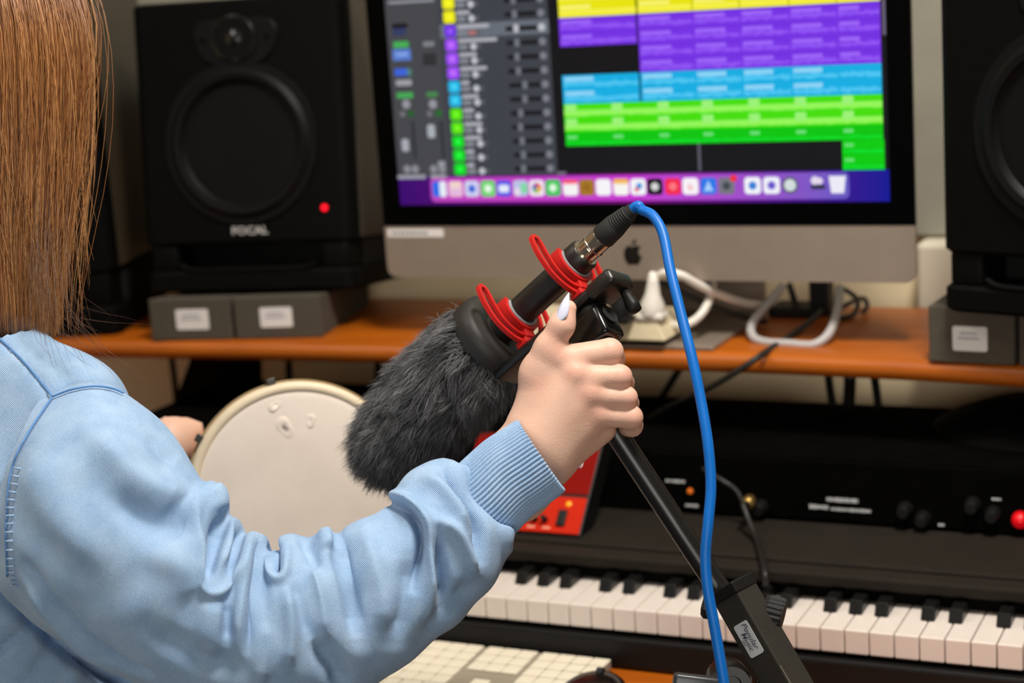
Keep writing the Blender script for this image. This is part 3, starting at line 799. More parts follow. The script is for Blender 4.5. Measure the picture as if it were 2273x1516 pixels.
IVORY = mat('key_ivory', (226, 214, 204), 0.25, var=0.02, spec=0.5)
EBONY = mat('key_ebony', (16, 15, 14), 0.35, var=0.1)
def shared(name, me, loc, m, parent):
    o = bpy.data.objects.new(name, me); COL.objects.link(o); o.parent = parent
    o.location = tuple(np.asarray(loc) - rootmat(parent)[:3, 3])
    if len(me.materials) == 0: me.materials.append(m)
    return o
wk = mesh_from('white_key', *rbox(-KW / 2 + .0005, KW / 2 - .0005, 0, 0.10, -0.024, 0, 0.0014, 2))
bk = mesh_from('black_key', *rbox(-.0066, .0066, 0, 0.05, 0, 0.0135, 0.0018, 2))
for v in bk.vertices:
    if v.co.z > .006 and v.co.y < .004: v.co.y += .005
C0 = -0.682                        # edge between the C and D keys left of the mount
# white keys: index 0 = D right of C0
names = 'CDEFGAB'
for i in range(-27, 36):
    xw = C0 + (i - 0.5) * KW + 0 * KW
    nm = names[i % 7]
    if xw < -1.31 or xw > 0.19: continue
    shared('white_key', wk, (xw, KF, KZ), IVORY, piano)
    off = {'C': -.0012, 'D': .0012, 'F': -.0016, 'G': 0, 'A': .0016}.get(nm)
    if off is not None and xw + KW / 2 < 0.18:
        shared('black_key', bk, (xw + KW / 2 + off + .0006, KF + 0.040, KZ - .001), EBONY, piano)

# ---- black console behind the piano
con = thing('audio_console', (-0.6, 1.81, DESK_Z), 'long black audio console with small white lettering behind the piano', 'audio console')
CF, CT = 1.802, 0.792
CONS = mat('console_black', (6, 5.6, 5), 0.9, var=0.2, spec=0.02)
part('case', rbox(-1.40, 0.25, CF, 2.03, DESK_Z + .002, CT, 0.003), CONS, con)
part('front_panel', rbox(-0.70, 0.24, CF - 0.004, CF + .002, 0.722, CT - .004, 0.002), CONS, con)
WHT = mat('lettering_white', (214, 214, 214), 0.6, var=0.02)
def ctext(px0, px1, py, hh, n, name='lettering'):
    a = ony(px0, py - (px1 - px0) * .03, CF - .004); b = ony(px1, py + (px1 - px0) * .03, CF - .004)
    g = np.random.default_rng(int(px0)); vs_ = []
    x = a[0]
    while x < b[0]:
        w_ = g.uniform(.0008, .0021); h_ = hh * g.uniform(.7, 1.15)
        vs_.append(rbox(x, min(x + w_, b[0]), CF - .0044, CF - .0036, a[2] - h_ / 2, a[2] + h_ / 2)); x += w_ + .0007
    part(name, join(*vs_), WHT, con)
ctext(1835, 1905, 1110, .0042, 9); ctext(1797, 1838, 1125, .0045, 6); ctext(1845, 1933, 1132, .0034, 12)
ctext(1478, 1520, 1068, .003, 5); ctext(1522, 1550, 1122, .003, 3); ctext(2202, 2222, 1108, .0024, 3); ctext(2083, 2096, 1165, .003, 2)
def knob(px, py, r, m_, cap=None):
    c = ony(px, py, CF - .004)
    k_ = part('knob', lathe(c, (0, -1, 0), [(0, r * 1.1), (.004, r), (.014, r * .85), (.016, r * .7), (.0162, 0)], 20), m_, con, smooth=True, flat_angle=30)
for px, py in ((1690, 1125), (2160, 1120), (2010, 1130), (2205, 1140), (2050, 1150)): knob(px, py, .008, BLACKPL)
c = ony(1532, 1090, CF - .004); part('amber_light', lathe(c, (0, -1, 0), [(0, .0035), (.002, .003), (.003, 0)], 12), mat('amber', (190, 96, 20), .4, emit=(255, 120, 10), estr=.25), con)
c = ony(2266, 1152, CF - .004); part('red_light', lathe(c, (0, -1, 0), [(0, .009), (.006, .0085), (.011, .005), (.0125, 0)], 18), mat('red_lamp', (190, 8, 14), .35, emit=(255, 8, 30), estr=.3), con, smooth=True)
bl_ = np.array([ony(1668, 1105, CF - .01)[0], CF - .012, ony(1668, 1105, CF - .01)[2]])
part('jack_plug', lathe(bl_, (0.2, -1, 0.1), [(0, .004), (.01, .0045), (.011, .007), (.028, .0065), (.03, .003)], 14), mat('brass', (170, 140, 80), .35, metal=.8), con, smooth=True)
cable('patch_cable', [bl_ + np.array([.006, -.03, .002]), Q(1650, 1120, 1.75), Q(1664, 1160, 1.735), onz(1680, 1200, .7245), onz(1692, 1245, .7245), onz(1698, 1272, .7235), onz(1701, 1300, .712)], .0034, BLACKCAB, 'black patch cable hanging from the console over the piano')
cable('patch_cable', [Q(1560, 1040, 1.79), Q(1600, 1065, 1.775), Q(1635, 1090, 1.775), Q(1655, 1130, 1.77)], .003, BLACKCAB, 'short black patch cable lying against the console beside the blue cable', 24)
# black bag on the console near the right edge
bgc = ony(2240, 905, 1.97)
Vb_, Fb_ = lathe(bgc + np.array([0.03, 0, -.045]), (0, 0, 1), [(0, .11), (.015, .13), (.035, .10), (.050, .06), (.056, 0)], 28)
setp(part('cable_bag', (Vb_, Fb_), BLACKMAT, None, smooth=True), 'soft black bag lying on the console below the right-hand pad', 'bag')

# ---- red-orange synthesiser module, tilted panel
RED = mat('red_panel', (196, 36, 10), 0.75, var=0.04, vscale=15, spec=0.15)
r0 = onz(1287, 1190, .722)
rx1 = r0[0]; rx0 = rx1 - 0.155
syn = thing('synth_module', (rx1, r0[1], .72), 'bright red-orange synth module with knobs leaning behind the piano keys', 'synthesizer')
sl = nrm([0, 0.085, 0.088])
sn = np.cross([1, 0, 0], sl)                       # outward panel normal
m = frame(np.array([rx0, r0[1], .7208]), np.array([1.0, 0, 0]), -sn * 1.0, sl)
LN = 0.122
part('case', xf(m, rbox(0, rx1 - rx0, 0.0, 0.03, 0.0, LN, 0.002)), BLACKPL, syn)
part('lower_panel', xf(m, rbox(0.002, rx1 - rx0 - .002, -0.002, 0.002, 0.002, 0.046, 0.0008)), RED, syn)
part('upper_panel', xf(m, rbox(0.002, rx1 - rx0 - .002, -0.001, 0.002, 0.050, LN - .002, 0.0008)), mat('red_panel_dark', (128, 14, 6), .8, var=.05, spec=.1), syn)
wd = rx1 - rx0
part('rocker_switch', xf(m, rbox(wd - .030, wd - .020, -0.005, 0, .010, .029, .001)), BLACKPL, syn)
part('indicator_lamp', xf(m, lathe((wd - .021, -.001, .037), (0, -1, 0), [(0, .0034), (.002, .003), (.003, 0)], 12)), mat('yellow_lamp', (236, 160, 20), .4, emit=(255, 160, 10), estr=.35), syn)
for i in range(7):
    part('knob', xf(m, lathe((wd - .044 - i * .0115, -.002, .016), (0, -1, 0), [(0, .0035), (.008, .003), (.0085, 0)], 12)), BLACKPL, syn)
part('display_window', xf(m, rbox(wd - .040, wd - .018, -0.0025, 0, .082, .098, .001)), BLACKGL, syn)
for i in range(3):
    part('print_mark', xf(m, rbox(wd - .045 - i * .018, wd - .036 - i * .018, -0.0024, -.0018, .006, .0085)), mat('print_pink', (230, 150, 120), .6, var=.02), syn)
# ================================================================== COMPUTER KEYBOARD AND MOUSE
kb_r = onz(1350, 1463, 0.640)
kx1, ky1 = kb_r[0] + .004, min(kb_r[1], KF - .012)
kw_, kd_ = 0.43, 0.114
kbd = thing('computer_keyboard', (kx1 - kw_ / 2, ky1 - kd_ / 2, DESK_Z), 'slim aluminium keyboard with white keys in front of the piano', 'keyboard')
Vk, Fk = rbox(kx1 - kw_, kx1, ky1 - kd_, ky1, DESK_Z + .0005, DESK_Z + .012, .003)
tp = Vk[:, 2] > DESK_Z + .006
Vk[tp, 2] -= (ky1 - Vk[tp, 1]) / kd_ * .005
part('base_plate', (Vk, Fk), mat('keyboard_aluminium', (170, 160, 142), .45, metal=.3, var=.03), kbd)
u = 0.0185
capm = {}
def cap(w_, d_=.0174):
    if (w_, d_) not in capm: capm[(w_, d_)] = mesh_from('key', *rbox(-w_ / 2, w_ / 2, -d_ / 2, d_ / 2, 0, .0024, .0007, 1))
    return capm[(w_, d_)]
KEYW = mat('key_white', (236, 226, 204), .45, var=.02)
def key(x, y, w_=.0174, d_=.0174):
    o = shared('key', cap(round(w_, 4), d_), (x, y, DESK_Z + .0118 - (ky1 - y) / kd_ * .005), KEYW, kbd)
for r in range(6):
    y = ky1 - .012 - r * u * (1.0)
    if r == 5 and False: pass
    right = kx1 - .0085
    cols = 4
    for i in range(4):                                   # number pad
        if r == 5 and i == 2: continue
        if r == 5 and i == 3: key(right - 2.5 * u, y, .0163 + u); continue
        key(right - i * u, y)
    nav = right - 4.28 * u
    for i in range(3):                                   # navigation block and arrows
        if r in (0, 1, 2): key(nav - i * u, y)
        if r == 4 and i == 1: key(nav - i * u, y)
        if r == 5: key(nav - i * u, y)
    main = nav - 3.28 * u
    n = 15 if r else 15
    if r == 5:
        for i, w_ in enumerate((1.25, 1.25, 1, 5.6, 1, 1.25, 1.25)):
            x = main + u * .5 - sum((1.25, 1.25, 1, 5.6, 1, 1.25, 1.25)[:i + 1]) * u + w_ * u / 2
            key(x, y, w_ * u - .0022)
    else:
        for i in range(13 if r else 14): key(main - i * u, y)
ms = onz(1335, 1500, DESK_Z + .03)
mo = thing('computer_mouse', (ms[0], ms[1], DESK_Z), 'rounded black object like a mouse at the lower picture edge on the desk', 'mouse')
Vm = []; nm_, km = 12, 28
for i in range(nm_ + 1):
    ph_ = i / nm_ * math.pi / 2
    for j in range(km):
        a = 2 * math.pi * j / km
        Vm.append((ms[0] + .036 * math.cos(ph_) ** .6 * math.cos(a), ms[1] - .03 + .056 * math.cos(ph_) ** .6 * math.sin(a), DESK_Z + .001 + .036 * math.sin(ph_) ** .9))
Fm = [[i * km + j, i * km + (j + 1) % km, (i + 1) * km + (j + 1) % km, (i + 1) * km + j] for i in range(nm_) for j in range(km)] + [list(range(km))[::-1]]
part('shell', (np.array(Vm), Fm), BLACKGL, mo, smooth=True)
part('wheel', lathe((ms[0] - .003, ms[1] - .002, DESK_Z + .033), (1, 0, 0), [(0, 0), (0, .006), (.006, .006), (.006, 0)], 14), RUBBER, mo)

# ================================================================== FRAME DRUM
DD = 1.70
dc = P(668, 1092, DD); dr = 0.1045
dn_ = nrm(CB + 0.20 * CR + 0.04 * CU)                   # face turned to the viewer
drum = thing('frame_drum', dc - np.array([0, 0, dr]), 'round cream frame drum held upright behind the microphone', 'drum')
SKIN_D = mat('drum_skin', (226, 211, 197), 0.6, rgb2=(234, 220, 206), vscale=18, bump=0.12, bscale=60)
part('drum_head', lathe(dc, dn_, [(0.0, 0.0), (0.0005, dr * .3), (0.0005, dr * .84), (0.0, dr * .9), (-0.002, dr * .965)][::-1], 96), SKIN_D, drum, smooth=True)
part('skin_tuck', lathe(dc, dn_, [(-.026, dr * 1.0), (-.012, dr * 1.004), (-.003, dr * 1.0), (0.0012, dr * .975), (0.0010, dr * .915), (-.002, dr * .905)], 96), mat('drum_rim', (226, 208, 178), .5, var=.04), drum, smooth=True)
part('shell', lathe(dc, dn_, [(-.055, dr * .97), (-.055, dr * 1.0), (-.026, dr * 1.004), (-.026, dr * .96)], 96), mat('drum_shell', (206, 182, 138), .45, var=.08), drum, smooth=True, flat_angle=40)
part('hoop', lathe(dc, dn_, [(-.010, dr * 1.0), (-.010, dr * 1.022), (-.018, dr * 1.022), (-.018, dr * 1.0)], 96), mat('drum_hoop', (150, 128, 92), .4, var=.05), drum, smooth=True, flat_angle=40)
u_ = nrm(np.cross(dn_, CU)); v_ = np.cross(dn_, u_)
for px, py in ((432, 968), (603, 850)):
    cpt = P(px, py, DD) ; dirr = nrm((cpt - dc) - dn_ * (cpt - dc).dot(dn_)); cpt = dc + dirr * dr * 1.02
    m = frame(cpt, np.cross(dn_, dirr), -dn_, dirr)
    part('tension_clip', xf(m, rbox(-.004, .004, .002, .022, -.002, .0045, .001)), mat('clip_metal', (84, 84, 78), .35, metal=.7), drum)
for px, py, s in ((610, 902, .005), (632, 950, .008), (690, 934, .005)):
    cpt = P(px, py, DD); cpt = cpt - dn_ * (cpt - dc).dot(dn_)
    bv, bf = lathe(cpt, dn_, [(.0002, s * 1.3), (.0006, s * 1.1), (.0014, s * .8), (.0010, s * .5), (.0007, 0)], 24)
    aa_ = np.tile(np.arange(24) / 24 * 2 * np.pi, 5); rel_ = bv - cpt; hh_ = (rel_ @ dn_)[:, None] * dn_
    bv = cpt + hh_ * (1 + .3 * np.sin(aa_ + px))[:, None] + (rel_ - hh_) * (1 + .28 * np.sin(2 * aa_ + px) + .08 * np.sin(3 * aa_ + py))[:, None]
    part('skin_blister', (bv, bf), SKIN_D, drum, smooth=True)

# ================================================================== MICROPHONE, MOUNT, WINDSHIELD
MA = P(1402, 468, 1.43); MZ = P(830, 990, 1.585)
LEN = float(np.linalg.norm(MZ - MA)); ma = (MZ - MA) / LEN
PXA = LEN / 774.0                                       # metres along the axis per pixel
cl_ = RC.T @ ma
lz = (-(cl_[0] * .97 + cl_[1] * -.24)) / cl_[2]
ml = nrm(RC @ np.array([.97, -.24, lz])); me_ = nrm(np.cross(ma, ml))
if (RC.T @ me_)[1] > 0: me_ = -me_
def mf(dpx): return frame(MA + ma * dpx * PXA, ml, ma, -me_)   # local x lateral, y along axis, z up (away from the rail)
mic = thing('shotgun_microphone', MA + ma * 260 * PXA, 'black shotgun microphone tube held in the red shock mount', 'microphone')
MICB = mat('mic_black', (24, 22, 20), 0.42, var=.1, spec=.5)
part('tube', lathe(MA, ma, [(150 * PXA, .010), (150 * PXA, .0125), (420 * PXA, .0125), (620 * PXA, .0125), (620 * PXA, 0)], 32), MICB, mic, smooth=True, flat_angle=40)
part('output_collar', lathe(MA, ma, [(128 * PXA, .0105), (128 * PXA, .0128), (131 * PXA, .0135), (152 * PXA, .0138), (170 * PXA, .0138), (172 * PXA, .0125)], 32), MICB, mic, smooth=True, flat_angle=40)
part('collar_ring', lathe(MA, ma, [(126.5 * PXA, .0098), (126.5 * PXA, .0118), (129 * PXA, .0120), (129 * PXA, .0098)], 32), CHROME, mic, smooth=True, flat_angle=40)
for k_ in range(7):
    a = 0.2 + k_ * .22
    c = MA + ma * 150 * PXA + .0139 * (math.cos(a) * me_ * .2 + math.sin(a) * -ml * .4 + CB * .9)
# red lyre shock mount
mount = thing('shock_mount', MA + ma * 240 * PXA + me_ * .034, 'red springy shock mount with two loops on a black rail', 'shock mount')
LYRE = mat('lyre_red', (186, 26, 22), 0.5, var=.04, spec=.3)
GREYR = mat('lyre_grey', (150, 150, 154), .6, var=.03)
RR = .0168
for dpx in (168, 322):
    fm = mf(dpx)
    yb, yf_ = -.0018, .0018
    arc = [(RR * math.cos(math.radians(a)), RR * math.sin(math.radians(a))) for a in np.linspace(-218, 38, 40)]
    part('cradle', xf(fm, ribbon2(arc, .0042, -.0055, .0050)), LYRE, mount)
    arc2 = [((RR - .0026) * math.cos(math.radians(a)), (RR - .0026) * math.sin(math.radians(a))) for a in np.linspace(-212, 32, 40)]
    part('cradle_lining', xf(fm, ribbon2(arc2, .0022, -.0066, .0045)), GREYR, mount)
    part('stem', xf(fm, rbox(-.0055, .0055, -.004, .004, -.0262, -RR + .001, .001)), LYRE, mount)
    for s in (-1, 1):
        path = catmull([(s * .003, -.0232), (s * .014, -.0205), (s * .0235, -.0105), (s * .0278, .004), (s * .0292, .016), (s * .0315, .0210), (s * .0362, .0212), (s * .0388, .016), (s * .0385, .001), (s * .0330, -.0155), (s * .0220, -.0265), (s * .0080, -.0318)], 60)
        part('spring_arm', xf(fm, ribbon2(path, .0032, yb, yf_)), LYRE, mount)
    part('rail_shoe', xf(fm, rbox(-.013, .013, -.006, .006, -.035, -.0295, .001)), LYRE, mount)
RB = mat('rail_black', (20, 18, 16), .38, var=.1, spec=.6)
fr_ = mf(108)
part('rail', xf(fr_, rbox(-.0135, .0135, 0, 305 * PXA, -.043, -.0345, .003, 3)), RB, mount, smooth=True, flat_angle=40)
part('rail_end', xf(fr_, rbox(-.0150, .0150, -.012, .016, -.0475, -.0335, .004, 3)), RB, mount, smooth=True, flat_angle=40)
part('thumb_screw', xf(fr_, lathe((.008, -.004, -.047), (0.1, 0, -1), [(0, .004), (.006, .0045), (.014, .006), (.02, .0055), (.022, 0)], 14)), BLACKPL, mount, smooth=True)
fb_ = mf(150)
part('swivel_block', xf(fb_, rbox(-.0125, .0125, -.004, .075, -.078, -.050, .004, 3)), BLACKGL, mount, smooth=True, flat_angle=40)
part('swivel_neck', xf(fb_, lathe((0, .008, -.044), (0, 0, -1), [(0, .009), (.004, .0125), (.012, .0125), (.016, .010)], 18)), BLACKPL, mount, smooth=True, flat_angle=40)
part('swivel_bolt', xf(fb_, lathe((0, -.005, -.060), (0, -1, 0), [(0, .008), (.001, .008), (.001, .004), (-.002, .0035), (-.002, 0)], 18)), RUBBER, mount)
# windshield: cup and fur
ws = thing('fur_windshield', MZ, 'shaggy dark grey fur windshield over the microphone head, with a black rear cup', 'windshield')
part('rear_cup', lathe(MA, ma, [(372 * PXA, .0125), (372 * PXA, .017), (366 * PXA, .019), (364 * PXA, .026), (368 * PXA, .0335), (378 * PXA, .0375), (392 * PXA, .0385), (410 * PXA, .0385), (410 * PXA, .02)], 48), mat('cup_rubber', (30, 28, 25), .55, var=.1), ws, smooth=True, flat_angle=60)
def faxis(t):                                           # fur centre line, t in px along the axis from MA
    droop = max(0, t - 420) * PXA * .10
    return MA + ma * t * PXA - np.array([0, 0, 1.0]) * droop
prof_t = np.array([396, 410, 450, 510, 565, 625, 690, 740, 768, 785])
prof_r = np.array([.030, .0345, .0370, .0385, .0385, .0370, .0335, .027, .017, .0])
nb_, kb_ = 60, 64
tt = np.linspace(396, 785, nb_); rr = np.interp(tt, prof_t, prof_r)
cc = np.array([faxis(t) for t in tt]); aa = np.gradient(cc, axis=0); aa /= np.linalg.norm(aa, axis=1)[:, None]
uu = np.cross(aa, CB); uu /= np.linalg.norm(uu, axis=1)[:, None]; vv = np.cross(aa, uu)
th = np.linspace(0, 2 * np.pi, kb_, endpoint=False)
Vw = (cc[:, None] + rr[:, None, None] * (np.cos(th)[None, :, None] * uu[:, None] + np.sin(th)[None, :, None] * vv[:, None])).reshape(-1, 3)
Fw = [[i * kb_ + j, i * kb_ + (j + 1) % kb_, (i + 1) * kb_ + (j + 1) % kb_, (i + 1) * kb_ + j] for i in range(nb_ - 1) for j in range(kb_)]
part('fur_backing', (Vw, Fw), mat('fur_base', (24, 24, 25), .9, var=.3), ws, smooth=True)
NF = 27000
ti = rng.uniform(398, 784, NF); wgt = np.interp(ti, prof_t, prof_r)
keep = rng.uniform(0, .038, NF) < wgt + .010; ti = ti[keep]; NF = len(ti)
ph = rng.uniform(0, 2 * np.pi, NF)
ci = np.stack([np.interp(ti, tt, cc[:, i]) for i in range(3)], 1); ai = np.stack([np.interp(ti, tt, aa[:, i]) for i in range(3)], 1)
ui = np.stack([np.interp(ti, tt, uu[:, i]) for i in range(3)], 1); vi = np.stack([np.interp(ti, tt, vv[:, i]) for i in range(3)], 1)
ri = np.interp(ti, prof_t, prof_r)
ni = np.cos(ph)[:, None] * ui + np.sin(ph)[:, None] * vi
root = ci + ni * ri[:, None]
slope = np.gradient(prof_r, prof_t * PXA); sli = np.interp(ti, prof_t, slope)
ni = ni - ai * np.clip(sli, -1.5, .3)[:, None]; ni /= np.linalg.norm(ni, axis=1)[:, None]
# clumps share a lean so the pile reads as tufts
ncl = 900
clu = rng.normal(0, 1, (ncl, 3)); ct_ = rng.uniform(398, 784, ncl); cp_ = rng.uniform(0, 2 * np.pi, ncl)
ckey = np.stack([ct_ * PXA, .036 * np.cos(cp_), .036 * np.sin(cp_)], 1); skey = np.stack([ti * PXA, .036 * np.cos(ph), .036 * np.sin(ph)], 1)
cid = np.empty(NF, int)
for s0 in range(0, NF, 2000):
    cid[s0:s0 + 2000] = ((skey[s0:s0 + 2000, None] - ckey[None]) ** 2).sum(2).argmin(1)
tang = rng.normal(0, 1, (NF, 3))
fl = rng.uniform(.012, .023, NF) * np.interp(ti, [398, 430, 755, 785], [.8, 1, 1, .8])
tow = (ckey[cid] - skey) 
d0 = ni * .55 + ai * .45 + clu[cid] * .16 + tang * .10
d1 = ni * .05 + ai * .75 + np.array([0, 0, -.45]) + clu[cid] * .32 + tang * .16
d0 /= np.linalg.norm(d0, axis=1)[:, None]; d1 /= np.linalg.norm(d1, axis=1)[:, None]
S = 5; s_ = np.linspace(0, 1, S)
pts = root[:, None] + fl[:, None, None] * (d0[:, None] * (s_ - .5 * s_ ** 2)[None, :, None] + d1[:, None] * (.62 * s_ ** 2)[None, :, None])
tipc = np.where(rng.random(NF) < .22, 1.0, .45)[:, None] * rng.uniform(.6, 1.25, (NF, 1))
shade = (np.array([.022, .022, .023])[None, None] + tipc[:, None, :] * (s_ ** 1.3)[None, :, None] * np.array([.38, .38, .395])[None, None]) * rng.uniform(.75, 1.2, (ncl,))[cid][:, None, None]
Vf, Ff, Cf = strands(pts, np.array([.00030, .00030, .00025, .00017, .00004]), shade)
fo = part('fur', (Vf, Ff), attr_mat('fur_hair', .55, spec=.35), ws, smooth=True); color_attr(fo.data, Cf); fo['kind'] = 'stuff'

# ---- blue cable with its plug
xl = thing('microphone_cable', MA, 'bright blue microphone cable with black and silver plug, hanging in front of the desk', 'cable')
BLUE = mat('cable_blue', (0, 100, 186), .42, var=.05, spec=.35)
exitd = nrm(-ma)
cpts = [MA + ma * .01, MA + exitd * .006, P(1425, 466, 1.425), P(1450, 480, 1.415), P(1472, 520, 1.405), P(1488, 600, 1.39), P(1510, 690, 1.375), P(1535, 790, 1.36), P(1556, 890, 1.35), P(1572, 990, 1.34), P(1578, 1080, 1.335), P(1572, 1160, 1.33), P(1566, 1230, 1.33), P(1570, 1300, 1.33), P(1584, 1380, 1.33), P(1598, 1460, 1.33), P(1609, 1530, 1.33), P(1622, 1640, 1.33), P(1600, 1900, 1.34)]
cpts += [np.array([cpts[-1][0], cpts[-1][1], z]) + np.array([.01, -.01, 0]) for z in (.5, .25, .06)]
lastp = cpts[-1]; cpts += [lastp + np.array([.03, -.05, -.052]), lastp + np.array([.2, -.15, -.0555]), lastp + np.array([.5, -.1, -.0555])]
part('cable_jacket', tube(cpts, .0041, 260, 12), BLUE, xl, smooth=True)
part('plug_boot', lathe(MA, ma, [(-4 * PXA, .0042), (-4 * PXA, .0056), (10 * PXA, .0068), (40 * PXA, .0085), (44 * PXA, .0098), (76 * PXA, .0103), (80 * PXA, .0098), (80 * PXA, .008)], 24), RUBBER, xl, smooth=True, flat_angle=40)
for i in range(7):
    part('boot_ridge', lathe(MA, ma, [((8 + i * 5) * PXA, .0066 + i * .0003), ((9 + i * 5) * PXA, .0076 + i * .0003), ((11 + i * 5) * PXA, .0076 + i * .0003), ((12 + i * 5) * PXA, .0066 + i * .0003)], 20), RUBBER, xl, smooth=True)
part('plug_shell', lathe(MA, ma, [(80 * PXA, .0095), (82 * PXA, .0097), (104 * PXA, .0097), (128 * PXA, .0094), (150 * PXA, .0094)], 32), CHROME, xl, smooth=True, flat_angle=40)
part('shell_ring', lathe(MA, ma, [(103 * PXA, .0096), (103.5 * PXA, .0103), (106.5 * PXA, .0103), (107 * PXA, .0096)], 32), CHROME, xl, smooth=True)
lt = MA + ma * 112 * PXA + nrm(CB - ma * CB.dot(ma)) * .0096
part('latch', xf(frame(lt, nrm(np.cross(ma, CB)), ma, nrm(CB - ma * CB.dot(ma))), rbox(-.002, .002, -.002, .004, -.001, .0012, .0005)), CHROME, xl)

# ================================================================== BOOM STAND
PT = P(1262, 802, 1.452); PB = P(1600, 1312, 1.44)
bd = nrm(PB - PT)
stand = thing('boom_stand', (float(P(1690, 1700, 1.42)[0]), float(P(1690, 1700, 1.42)[1]), 0.0), 'black microphone boom stand gripped by the hand, sticker on its square arm', 'mic stand')
part('boom_pole', lathe(PT, bd, [(-.012, 0), (-.012, .0092), (0, .0092), (float(np.linalg.norm(PB - PT)) + .05, .0092)], 28), BLACKMET, stand, smooth=True, flat_angle=40)
# square boom arm: two faces seen
H0 = P(1622, 1300, 1.425); H1 = P(1795, 1600, 1.40)
hd = nrm(H1 - H0); HL = .34
hn = nrm(CB * .80 + CR * .52 + CU * .30); hn = nrm(hn - hd * hn.dot(hd)); hs = np.cross(hn, hd)
# faces: one toward the viewer's left (dark, sticker), one toward upper right (lit)
f_right = nrm(CR * .62 + CU * .42 + CB * .66); f_right = nrm(f_right - hd * f_right.dot(hd)); f_left = nrm(np.cross(hd, f_right))
if (RC.T @ f_left)[0] > 0: f_left = -f_left
hm = frame(H0 - f_right * .0 - f_left * .0, f_left, hd, f_right)
HW = .0135
part('square_arm', xf(hm, rbox(-HW, HW, 0.004, HL, -HW, HW, .0015, 2)), mat('arm_paint', (40, 37, 31), .6, var=.1, bump=.1, bscale=900, spec=.4), stand)
part('arm_cap', xf(hm, rbox(-HW - .001, HW + .001, -.002, .008, -HW - .001, HW + .001, .0015, 2)), BLACKPL, stand)
# sticker
sc_ = H0 + hd * .043 + f_left * (HW + .0002)
sm = frame(sc_, hd, -f_left, f_right)
stk = part('sticker', xf(sm, extrude(rrect2(-.0140, .0140, -.0075, .0075, .002), -.0003, .0003)), mat('sticker_silver', (186, 190, 192), .5, var=.03), stand)
for s, sz_, off in (('Popular', .0070, .0030), ('Music', .0066, -.0022), ('www.', .0024, -.0058)):
    Vt, Ft = text_vf(s, sz_, bold=.00005, shear=.25)
    part('lettering', xf(sm, (np.c_[Vt[:, 0] * 1.0 + (-.002 if s == 'Popular' else .001), -.0005 - Vt[:, 2] * .3, Vt[:, 1] + off], Ft)), INK, stk)
part('paint_chip', xf(hm, rbox(HW - .001, HW - .0004, .072, .088, HW - .0004, HW + .0002)), mat('chip_bare', (120, 112, 96), .5, var=.1), stand)
# clamp knob on the right and its bolt head on the left
kc = P(1698, 1356, 1.428); kd = nrm(CR * .93 - CU * .22 + CB * .28)
part('knob_shaft', lathe(kc - kd * .03, kd, [(0, .006), (.03, .006)], 14), BLACKMET, stand)
nk = 40; kp = []
prk = [(0, .011), (.002, .0135), (.004, .0138), (.013, .0138), (.015, .0125), (.0152, .0)]
Vk_, Fk_ = lathe(kc, kd, prk, 80)
for i in range(len(Vk_)):
    ring, j = divmod(i, 80)
    if ring in (1, 2, 3) and (j // 2) % 2 == 0:
        c0 = kc + kd * prk[ring][0]; Vk_[i] = c0 + (Vk_[i] - c0) * .93
part('clamp_knob', (Vk_, Fk_), RUBBER, stand)
part('bolt_head', lathe(P(1580, 1345, 1.435), -kd, [(0, .011), (.004, .0115), (.007, .009), (.008, 0)], 6), RUBBER, stand)
# hub, lever and column
hb = P(1620, 1515, 1.425)
part('swivel_hub', lathe(hb - CB * .02, CB, [(0, .0), (0, .017), (.03, .017), (.034, .015), (.034, .008), (.03, .007), (.03, 0)], 26), BLACKMET, stand, smooth=True, flat_angle=40)
lv = frame(P(1545, 1512, 1.41), nrm(CR - .12 * CU), CB, nrm(CU + .12 * CR))
part('clamp_lever', xf(lv, rbox(-.018, .020, -.006, .006, -.012, .005, .003, 3)), mat('lever_grey', (70, 72, 74), .35, metal=.5), stand, smooth=True, flat_angle=40)
colx, coly = float(hb[0]) + .02, float(hb[1]) + .012
part('column', lathe((colx, coly, .04), (0, 0, 1), [(0, .0), (0, .012), (float(hb[2]) - .05, .012), (float(hb[2]) - .04, .0)], 22), BLACKMET, stand, smooth=True, flat_angle=40)
for k_ in range(3):
    a = .6 + k_ * 2.094
    part('foot_leg', tube([(colx, coly, .10), (colx + .14 * math.cos(a), coly + .14 * math.sin(a), .05), (colx + .27 * math.cos(a), coly + .27 * math.sin(a), .010)], .009, 10, 10), BLACKMET, stand, smooth=True)

# ================================================================== THE PERSON
HD = 1.412                                              # distance of the back of the gripping hand
HP = lambda px, py, w: P(px, py, HD - w / 1000.0)       # w: mm toward the viewer
FWD = nrm([.25, .97, 0]); LFT = np.array([-FWD[1], FWD[0], 0.0])
RS = P(60, 1060, 1.43)                                 # right shoulder joint
LS = RS + .33 * LFT
MIDS = (RS + LS) / 2
HIP = np.array([MIDS[0], MIDS[1] - .02, .56])
HEAD = P(-105, 150, 1.50)
NECK = np.array([*(MIDS[:2] * .6 + HEAD[:2] * .4), 0]); NECK[2] = MIDS[2] + .06
ELB = P(555, 1430, 1.362)
person = thing('person', (HIP[0], HIP[1], 0.0), 'person with long auburn hair in a pale blue sweatshirt gripping the boom pole', 'person')
SKINM = mat('skin', (224, 184, 162), 0.5, rgb2=(206, 158, 138), vscale=26, bump=0.12, bscale=520, sub=0.12, spec=.35)
